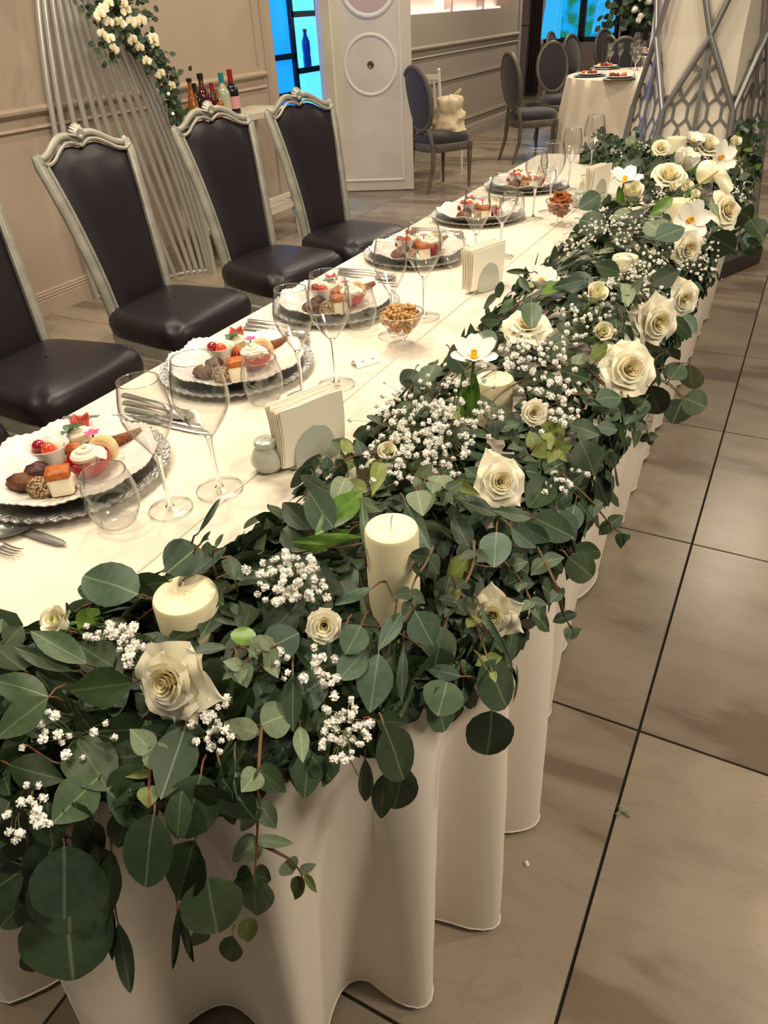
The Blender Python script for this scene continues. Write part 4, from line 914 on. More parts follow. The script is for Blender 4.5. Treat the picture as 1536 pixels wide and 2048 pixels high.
    def fold():
        g = Geo(); rows = [[((.017 + .004 * sin(a * 5)) * cos(a) * k, (.017 + .004 * cos(a * 4)) * sin(a) * k, z + .003 * sin(a * 5)) for a in [2 * pi * j / 28 for j in range(28)]] for k, z in ((.25, .0), (.7, .012), (1, .034), (1.1, .040), (.95, .036), (.5, .016), (.05, .008))]; g.grid(rows, closed_v=True, flip=True); return g.mesh('meat_fold', M['salami'], angle=0)
    obj('meat', cached('mf', fold), None, t)
    t = F('tomato_wedge', 'thin red tomato wedge', i, 112, 882, .014, 1.0); obj('wedge', cached('tw', lambda: Geo().grid([[(.022 * cos(a) * k, (q - .5) * .012 * (1 - abs(k - .8)), .024 * sin(a) * k) for q in (0, .5, 1)] for k, a in [(.55 + .45 * j / 4, pi * .1 + pi * .35 * j / 4) for j in range(5)]]).ball((0, 0, .012), .013, 12, 8, sc=(1.4, .5, 1)).mesh('wedge', M['tomato'])), None, t)
    t = F('basil_sprig', 'fresh green basil sprig', i, 140, 875, .02)
    for k, (a, rx, l) in enumerate(((.6, -.5, .034), (2.4, -.3, .028), (-1.2, -.4, .024))): obj('leaf', cached('bl%d' % k, lambda: hleaf(l, l * .62)), None, t, (0, 0, .03), (0, rx, a))
    obj('stem', cached('bs', lambda: Geo().tube([(0, 0, 0), (0, 0, .031)], .0012, 6).mesh('stem', M['green_stem'])), None, t)
    t = F('pink_flower', 'small bright pink edible flower', i, 186, 872, .03)
    def pf():
        g = Geo()
        for k in range(5): a = 2 * pi * k / 5; disc_petal(g, np.array([.002 * cos(a), .002 * sin(a), .034]), np.array([cos(a), sin(a), .35]), np.array([0, 0, 1.0]), .014, .012)
        return g.mesh('petals', M['pinkf'])
    obj('petals', cached('pk', pf), None, t); obj('stalk', cached('ps', lambda: Geo().lathe([(0, 0), (.002, 0), (.002, .034), (0, .036)], 8).mesh('stalk', M['green_stem'])), None, t)
for i in range(6): appetizers(i)

# ------------------------------------------------------------------ glasses on the long table
GL = [('white', 342, 1018), ('red', 440, 979), ('tumbler', 238, 1046), ('white', 606, 796), ('red', 673, 770), ('tumbler', 531, 805), ('white', 786, 672), ('red', 849, 634), ('tumbler', 722, 656),
      ('white', 951, 540), ('red', 1001, 514), ('tumbler', 903, 533), ('white', 1066, 438), ('red', 1098, 424), ('tumbler', 1024, 443), ('white', 1136, 379), ('red', 1180, 352), ('tumbler', 1090, 385)]
for i, (k, px, py) in enumerate(GL):
    p = at(px, py, TZ + .001); n = {'white': 'smaller tulip-shaped wine glass', 'red': 'larger round-bowled wine glass', 'tumbler': 'stemless clear tumbler'}[k]
    glass(k, (p[0], p[1], TZ + .0012), n + ' beside the %s plate' % ORD[i // 3], {'white': 'small wine glasses', 'red': 'large wine glasses', 'tumbler': 'stemless tumblers'}[k])

# ------------------------------------------------------------------ cutlery
def bladeprofile(g, pts, th=.0016, z0=.0015, zf=None):
    """pts: (x, halfwidth, z) along the piece -> solid strip"""
    top = []; 
    for x, w, z in pts: top.append([(x, -w, z + z0), (x, -w * .5, z + z0 + th), (x, w * .5, z + z0 + th), (x, w, z + z0), (x, 0, z + z0 - th * .6)])
    g.grid(top, closed_v=True); g.add(top[0], [(0, 1, 2, 3, 4)]); g.add(top[-1], [(4, 3, 2, 1, 0)]); return g
def knife_mesh():
    g = Geo(); bladeprofile(g, [(0, .004, 0), (.004, .0085, 0), (.03, .0085, .001), (.085, .006, .001), (.092, .005, .001)], .003); bladeprofile(g, [(.092, .005, .001), (.10, .0085, .001), (.16, .0095, .001), (.195, .008, .001), (.21, .003, .001)], .0009); return g.mesh('knife_body', M['steel'], angle=50)
def fork_mesh():
    g = Geo(); bladeprofile(g, [(0, .005, 0), (.005, .0095, 0), (.04, .007, .002), (.11, .0035, .006), (.135, .004, .006), (.148, .011, .003), (.158, .012, .001)], .0018)
    for k in range(4): y = -.0096 + .0064 * k; g.tube([(.156, y, .003), (.175, y, .0015), (.19, y, .003), (.204, y, .007)], [.0017, .0016, .0015, .0008], 6)
    return g.mesh('fork_body', M['steel'], angle=50)
def spoon_mesh():
    g = Geo(); bladeprofile(g, [(0, .005, 0), (.005, .0095, 0), (.04, .007, .002), (.11, .0035, .006), (.14, .0035, .006)], .0018)
    rows = []
    for k in range(11):
        t = k / 10; w = .0205 * sin(pi * min(1, t * .92 + .06)) ** .6; rows.append([(.135 + .07 * t, q * w, .0065 - .006 * (1 - q * q) * sin(pi * t) + .002 * t) for q in (-1, -.6, 0, .6, 1)])
    g.grid(rows); g.grid([[(p[0], p[1], p[2] - .0011) for p in r] for r in rows], flip=True); return g.mesh('spoon_body', M['steel'], angle=50)
KM = {'knife': knife_mesh(), 'fork': fork_mesh(), 'spoon': spoon_mesh()}; NMS = {'knife': 'table_knife', 'fork': 'dinner_fork', 'spoon': 'dessert_spoon'}
def cutlery(kind, hx, hy, ang, label): o = obj(NMS[kind], KM[kind], None, None, (hx, hy, TZ + .002), (0, 0, ang)); return tag(o, label, 'cutlery', 'steel cutlery on the long table')
def cut_to(kind, tip, hand, label):
    t = at(*tip, TZ + .003); h_ = at(*hand, TZ + .003); a = atan2(t[1] - h_[1], t[0] - h_[0]); cutlery(kind, t[0] - .208 * cos(a), t[1] - .208 * sin(a), a, label)
cut_to('knife', (130, 1090), (-40, 1032), 'steel knife with its tip toward the front candle, before the plate at the front end')
cut_to('spoon', (66, 1062), (-60, 1075), 'steel spoon lying over the knife before the plate at the front end')
cut_to('fork', (44, 1112), (-70, 1070), 'steel fork outermost before the plate at the front end')
cut_to('fork', (315, 838), (155, 836), 'steel fork whose handle pokes out behind the plate at the front end')
for i in range(1, 6):
    ym = PY[i] - .0 + .235 if i < 5 else PY[i] + .22
    ym = (PY[i] + (PY[i + 1] if i < 5 else PY[i] + .5)) / 2
    for k, (kd, dy) in enumerate((('fork', .052), ('fork', .026), ('spoon', .0), ('knife', -.026), ('knife', -.052))):
        cutlery(kd, -1.235 + .012 * k, ym + dy + (.0), .03 * (k - 2), '%s %s in the cutlery set just past the %s plate' % (('outer', 'inner', 'small', 'inner', 'outer')[k], ('fork', 'fork', 'spoon', 'knife', 'knife')[k], ORD[i]))
ym = (PY[0] + PY[1]) / 2
for k, (kd, dy) in enumerate((('fork', .04), ('spoon', .012), ('knife', -.014), ('knife', -.04))): cutlery(kd, -1.22 + .03 * k, ym + dy, .05 * (k - 2), ('fork', 'spoon', 'upper knife', 'lower knife')[k] + ' of the set between the first and second plates')

# ------------------------------------------------------------------ napkin holders, shakers, bowls, card
rn = random.Random(2)
def napkin_holder(p, ang, label, nlabel, n=14, seed=0):
    t = thing('napkin_holder', label, 'napkin holder', (p[0], p[1], TZ + .001), ang, 'napkin holders')
    g = Geo(); g.grid([[(.052 * k * cos(a), .028 * k * sin(a), z) for a in [2 * pi * j / 32 for j in range(32)]] for k, z in ((.02, 0), (.96, 0), (1.02, .003), (1.0, .008), (.9, .010), (.02, .010))], closed_v=True); obj('base', g, M['celadon'], t, angle=70)
    for s_ in (-1, 1):
        g = Geo(); rows = []
        for i in range(9):
            v = i / 8; row = []
            for j in range(17):
                q = j / 8 - 1; w = .048 * (1 - .25 * v) * (1 - max(0, v - .55) ** 2 * 2.2 * 1.8); w = .043 * sqrt(max(.0001, 1 - v ** 3.2)); row.append((q * w, s_ * (.024 - .003 * v), .006 + .072 * v))
            rows.append(row)
        r2 = [[(p_[0], p_[1] - s_ * .0045, p_[2]) for p_ in r] for r in rows]
        g.grid(rows, flip=s_ < 0); g.grid(r2, flip=s_ > 0); g.grid([[r[0] for r in rows] + [p_ for p_ in rows[-1]] + [r[-1] for r in reversed(rows)], [r[0] for r in r2] + [p_ for p_ in r2[-1]] + [r[-1] for r in reversed(r2)]])
        obj('arched_side', g, M['celadon'], t, angle=50)
    rnl = random.Random(seed)
    for k in range(n):
        y = -.0165 + .033 * k / (n - 1); dx = rnl.uniform(-.004, .004); g = Geo(); rows = []
        for i in range(5):
            v = i / 4; rows.append([(x + .004 * sin(v * 3), (y * (1 + .35 * v)) + .0022 * sin(x * 60 + k), .011 + (.112 + dx) * v) for x in np.linspace(-.066 + dx, .062 + dx, 5)])
        g.grid(rows); g.grid([[(q[0], q[1] + .0012, q[2]) for q in r] for r in rows], flip=True); g.grid([[r[0] for r in rows] + rows[-1] + [r[-1] for r in rows[::-1]], [(q[0], q[1] + .0012, q[2]) for q in [r[0] for r in rows] + rows[-1] + [r[-1] for r in rows[::-1]]]])
        o = obj('paper_napkin', g, M['paper'], None, (p[0], p[1], TZ + .001), (0, 0, ang), angle=50); tag(o, nlabel, 'napkin', 'paper napkins in ceramic holders')
NH = [((622, 918), 'white ceramic napkin holder by the salt shaker, nearest the front garland', 'cream paper napkin standing in the holder beside the salt shaker', 1.15),
      ((966, 578), 'white ceramic napkin holder standing alone between the peanuts and the pretzels', 'cream paper napkin standing in the holder between peanuts and pretzels', 1.22),
      ((1190, 398), 'white ceramic napkin holder past the pretzel bowl', 'cream paper napkin standing in the holder past the pretzel bowl', 1.3)]
for k, (q, a, b, ang) in enumerate(NH): napkin_holder(at(*q, TZ), ang, a, b, 14 if k < 2 else 9, k)
def shaker(px, py, label, holes=1):
    p = at(px, py, TZ); t = thing('salt_shaker', label, 'shaker', (p[0], p[1], TZ + .001), 0, 'ceramic shakers')
    obj('body', Geo().lathe([(0, 0), (.018, 0), (.025, .005), (.0305, .016), (.031, .025), (.026, .038), (.0195, .047), (.0185, .049)], 32), M['celadon'], t)
    obj('top', Geo().lathe([(.0185, .048), (.021, .051), (.0215, .056), (.019, .060), (.010, .0625), (0, .063)], 32), M['celadon'], t)
    for k in range(holes): obj('hole', Geo().lathe([(0, 0), (.0013, 0), (.0012, .0006), (0, .0008)], 8), M['blackframe'], t, ((.006 * (k - (holes - 1) / 2)), 0, .0626))
shaker(539, 938, 'round white salt shaker before the napkin holder nearest the front')
shaker(1157, 414, 'round white shaker between the pretzel bowl and its napkin holder', 2)
def toothpicks(px, py, label):
    p = at(px, py, TZ); t = thing('toothpick_holder', label, 'holder', (p[0], p[1], TZ + .001), 0, 'toothpick pots')
    obj('pot', Geo().lathe([(0, 0), (.017, 0), (.021, .012), (.020, .03), (.017, .045), (.019, .05), (.017, .05), (.015, .044), (0, .02)], 24), M['celadon'], t)
    for k in range(14): a = k * 2.4; r = .0035 * sqrt(k); obj('toothpick', Geo().tube([(r * cos(a) * .6, r * sin(a) * .6, .02), (r * cos(a) * 1.2, r * sin(a) * 1.2, .072)], .0022, 6), M['paper'], t)
toothpicks(566, 884, 'pot of paper-wrapped toothpicks behind the napkin holder nearest the front')
toothpicks(1166, 392, 'pot of toothpicks beside the napkin holder past the pretzel bowl')
def snack_bowl(px, py, label):
    p = at(px, py, TZ); t = thing('glass_bowl', label, 'bowl', (p[0], p[1], TZ + .001), 0, 'footed glass snack bowls')
    obj('bowl', Geo().lathe([(0, .030), (.010, .031), (.026, .040), (.040, .055), (.050, .073), (.0545, .086)], 40, fn=lambda r, z, a: (r * (1 + .018 * cos(a * 20) * (1 if z < .08 else 0)), z)), M['glass'], t, angle=0)
    obj('rim', Geo().grid([[((.0545 + .0014 * cos(b)) * cos(a), (.0545 + .0014 * cos(b)) * sin(a), .086 + .0014 * sin(b)) for b in [2 * pi * j / 6 for j in range(6)]] for a in [2 * pi * i / 48 for i in range(49)]], closed_v=True), M['glass_solid'], t)
    obj('foot', Geo().lathe([(.011, .030), (.008, .024), (.011, .019), (.007, .014), (.016, .008), (.033, .004), (.034, .001)], 36), M['glass'], t); return t
bw = snack_bowl(803, 694, 'footed glass bowl heaped with peanuts'); bp = bw.location
g = Geo(); M['nut'] = mat('roasted_peanut', (206, 164, 104), .5, rgb2=(176, 124, 70), nscale=30)
for k in range(240):
    z = rn.uniform(.044, .098); R = float(np.interp(z, [.036, .055, .073, .086, .098, .104], [.02, .036, .046, .048, .03, .012])); r = R * sqrt(rn.random()) if z > .085 or k % 3 else R; a = rn.uniform(0, 6.28); d = Vector((rn.gauss(0, 1), rn.gauss(0, 1), rn.gauss(0, .6))).normalized()
    c = np.array([r * cos(a), r * sin(a), z]); d = np.array(d); g.tube([c - d * .0062, c - d * .003, c + d * .003, c + d * .0062], [.0018, .0042, .0042, .0016], 7)
pn = obj('peanuts', g, M['nut'], None, tuple(bp)); pn['kind'] = 'stuff'; tag(pn, 'heap of roasted peanuts in the footed glass bowl', 'peanuts')
bw = snack_bowl(1118, 452, 'footed glass bowl filled with mini pretzels'); bp = bw.location
M['pretzel'] = mat('brown_pretzel', (176, 108, 52), .35, rgb2=(128, 66, 26), nscale=50)
def pz():
    g = Geo(); P = [(.016 * sin(t) * (1 + .25 * cos(2 * t)), .013 * sin(2 * t + .3) , .0035 * cos(3 * t)) for t in [2 * pi * k / 36 for k in range(37)]]; g.tube(P, .0034, 7, caps=False); g.tube([(-.015, -.002, 0), (0, .012, .003), (.015, -.002, 0)], .0032, 7); return g.mesh('pretzel_body', M['pretzel'])
pzm = pz()
for k in range(46):
    z = .044 + .062 * (k / 45); R = float(np.interp(z, [.036, .055, .073, .086, .106], [.006, .022, .032, .036, .02])); a = k * 2.4; r = R * (.35 + .65 * rn.random())
    o = obj('mini_pretzel', pzm, None, None, (bp.x + r * cos(a), bp.y + r * sin(a), bp.z + z), (rn.uniform(-1, 1), rn.uniform(-1, 1), rn.uniform(0, 6))); tag(o, 'brown mini pretzel in the footed glass bowl', 'pretzel', 'mini pretzels in the glass bowl')
p = at(732, 727, TZ); pc = thing('place_card', 'small white tented paper card on the cloth before the peanut bowl', 'card', (p[0], p[1], TZ + .0015), 1.05)
g = Geo(); rows = [[(x, -.016 + .0, 0) for x in np.linspace(-.032, .032, 5)], [(x, 0 + .001, .017 + .001 * sin(x * 60)) for x in np.linspace(-.032, .032, 5)], [(x, .018, .001) for x in np.linspace(-.032, .032, 5)]]
g.grid(rows); g.grid([[(a[0], a[1], a[2] - .0006) for a in r] for r in rows], flip=True); obj('folded_card', g, mat('white_card', (236, 230, 226), .7), pc, smooth=False)
for x in (-.012, .014): obj('printed_mark', Geo().grid([[(x - .003, -.0085, .0086), (x + .003, -.0085, .0086)], [(x - .003, -.0065, .0108), (x + .003, -.0065, .0108)]]), mat('grey_print', (150, 146, 146), .7), pc)

# ------------------------------------------------------------------ garland body: a mound along the front end and the outer side of the table, draping over the edge
PTS = [(-1.10, .36, .08), (-.98, .285, .085), (-.87, .245, .09), (-.765, .245, .105), (-.66, .305, .14), (-.56, .41, .175), (-.475, .51, .195), (-.42, .63, .21), (-.40, .80, .22), (-.395, 1.0, .225), (-.40, 1.3, .235), (-.40, 1.7, .235), (-.405, 2.1, .235), (-.405, 2.5, .24), (-.405, 3.0, .24), (-.41, 3.4, .24), (-.43, 3.65, .22), (-.50, 3.82, .20), (-.64, 3.92, .17), (-.80, 3.97, .14), (-.97, 4.0, .11)]
_pp = np.array(bez([np.array(p) for p in PTS], 58)); PATH = _pp[:, :2]; HWID = _pp[:, 2]
SEG0 = PATH[:-1]; SEGD = PATH[1:] - PATH[:-1]; SEGL2 = (SEGD ** 2).sum(1)
def pdist(x, y):
    q = np.array([x, y]); t = np.clip(((q - SEG0) * SEGD).sum(1) / SEGL2, 0, 1); c = SEG0 + SEGD * t[:, None]; d = np.sqrt(((c - q) ** 2).sum(1)); i = int(d.argmin())
    return d[i], i + t[i]
def hw_at(s): i = min(int(s), 56); return float(HWID[i] + (HWID[i + 1] - HWID[i]) * (s - i))
def mound(x, y):
    d, s = pdist(x, y); w = hw_at(s)
    if d >= w: return -1
    return TZ + (.045 + .22 * w) * sqrt(1 - (d / w) ** 2) * (1 + .25 * mnoise.noise(Vector((x * 7, y * 7, 1.3))))
def edge_dist(x, y):
    """distance outside the table outline (negative inside)"""
    if y < TCY: return sqrt((x - TCX) ** 2 + (y - TCY) ** 2) - TR
    return max(x - (TCX + TR), (TCX - TR) - x, y - TEND)
def inside(p, lift):
    x, y, z = p
    m = mound(x, y)
    if m > 0 and z - lift < m and z > TZ - .02: return True
    if edge_dist(x, y) < .035 + lift and z < TZ + .06: return True
    return False
def hit(px, py, lift=0.0):
    d = ray(px, py); t = .35
    while t < 7:
        p = CAM + d * t
        if p[2] < 1.1 and inside(p, lift): return p
        t += .012
    return CAM + d * (.0 + 1.2)

# ------------------------------------------------------------------ leaf shapes
LT = {'round': [(0, .02), (.05, .20), (.16, .38), (.32, .49), (.48, .5), (.64, .46), (.80, .35), (.92, .2), (.985, .07), (1, 0)],
      'ovate': [(0, .02), (.06, .15), (.18, .35), (.34, .48), (.48, .5), (.64, .42), (.8, .27), (.92, .13), (.985, .03), (1, 0)],
      'lance': [(0, .03), (.08, .2), (.2, .38), (.36, .49), (.5, .5), (.66, .44), (.82, .29), (.93, .14), (.985, .04), (1, 0)],
      'heart': [(-.05, .18), (0, .36), (.12, .47), (.27, .5), (.42, .47), (.58, .39), (.75, .26), (.9, .11), (.98, .03), (1, 0)]}
def leaf_arrays(kind, bend=.12, fold=.10, wob=0.0, seed=0, cols=(-1, -.5, 0, .5, 1), rows=None):
    T = LT[kind] if rows is None else [LT[kind][i] for i in rows]; V = []; UV = []; Fc = []; n = len(cols)
    for t, w in T:
        for q in cols:
            V.append((t, q * w * 1.0, fold * abs(q) * w - bend * t * t + .02 + wob * sin(t * 5 + q * 2.4 + seed) * w)); UV.append((max(0, t), .5 + .5 * q * w))
    for i in range(len(T) - 1):
        for j in range(n - 1): a = i * n + j; Fc.append((a, a + n, a + n + 1, a + 1))
    return np.array(V), np.array(UV), Fc
def mesh_uv(name, V, UV, Fc, m):
    me = bpy.data.meshes.new(name); me.from_pydata([tuple(v) for v in V], [], Fc); me.materials.append(m)
    uv = me.uv_layers.new(name='UVMap'); li = np.empty(len(me.loops), dtype=np.int32); me.loops.foreach_get('vertex_index', li); uv.data.foreach_set('uv', UV[li].astype(np.float32).ravel())
    me.polygons.foreach_set('use_smooth', [True] * len(me.polygons)); me.update(); return me
LM = {}
def leaf_me(kind, m, var):
    k = (kind, m, var)
    if k not in LM:
        b, f_, w_ = [(.06, .12, .05), (.12, .10, .07), (.02, .16, .04), (.17, .06, .09)][var]; LM[k] = mesh_uv('leaf_blade', *leaf_arrays(kind, b, f_, w_, var * 2.1), M[m])
    return LM[k]
RL = random.Random(11)
def frame(P, Q, n):
    d = np.asarray(Q, float) - P; L_ = np.linalg.norm(d); d = d / L_; n = unit(n - d * np.dot(n, d)); s_ = np.cross(n, d)
    return L_, Matrix(((d[0], s_[0], n[0]), (d[1], s_[1], n[1]), (d[2], s_[2], n[2])))
def put_leaf(parent, P, Q, n, width, kind, m, var=None, inv=(0, 0, 0)):
    L_, R3 = frame(P, Q, n); o = bpy.data.objects.new('leaf', leaf_me(kind, m, RL.randrange(4) if var is None else var)); COL.objects.link(o)
    o.parent = parent; o.location = tuple(np.asarray(P) - np.array(inv)); o.rotation_euler = R3.to_euler(); o.scale = (L_, width, L_ * .8); return o
gar = thing('eucalyptus_garland', 'long thick garland of eucalyptus greenery along the edge of the white table', 'garland', (0, 0, TZ))
GI = (0, 0, TZ)
STEMG = Geo()
def px_leaf(bx, by, tx, ty, w, kind='round', m='leaf', lift=.02, tl=None, parent=None, inv=GI, pet=.035, tilt=.2):
    P = hit(bx, by, lift); dist = np.linalg.norm(P - CAM)
    Q = hit(tx, ty, (lift if tl is None else tl)); dq = np.linalg.norm(Q - CAM)
    if abs(dq - dist) > .06: Q = CAM + ray(tx, ty) * (dist + max(-.06, min(.06, dq - dist)))
    v = unit(CAM - P); n = unit(v + np.array([RL.gauss(0, tilt), RL.gauss(0, tilt), RL.gauss(.15, tilt)]))
    o = put_leaf(parent or gar, P, Q, n, w * dist / FPX * .98, kind, m, None, inv)
    if pet:
        d = unit(P - Q); E_ = P + d * pet * .6 - v * pet * .9; STEMG.tube([P + (Q - P) * .06, P, (P + E_) / 2 + np.array([0, 0, .004]), E_], [.0008, .0011, .0013, .0015], 5, caps=False)
    return o
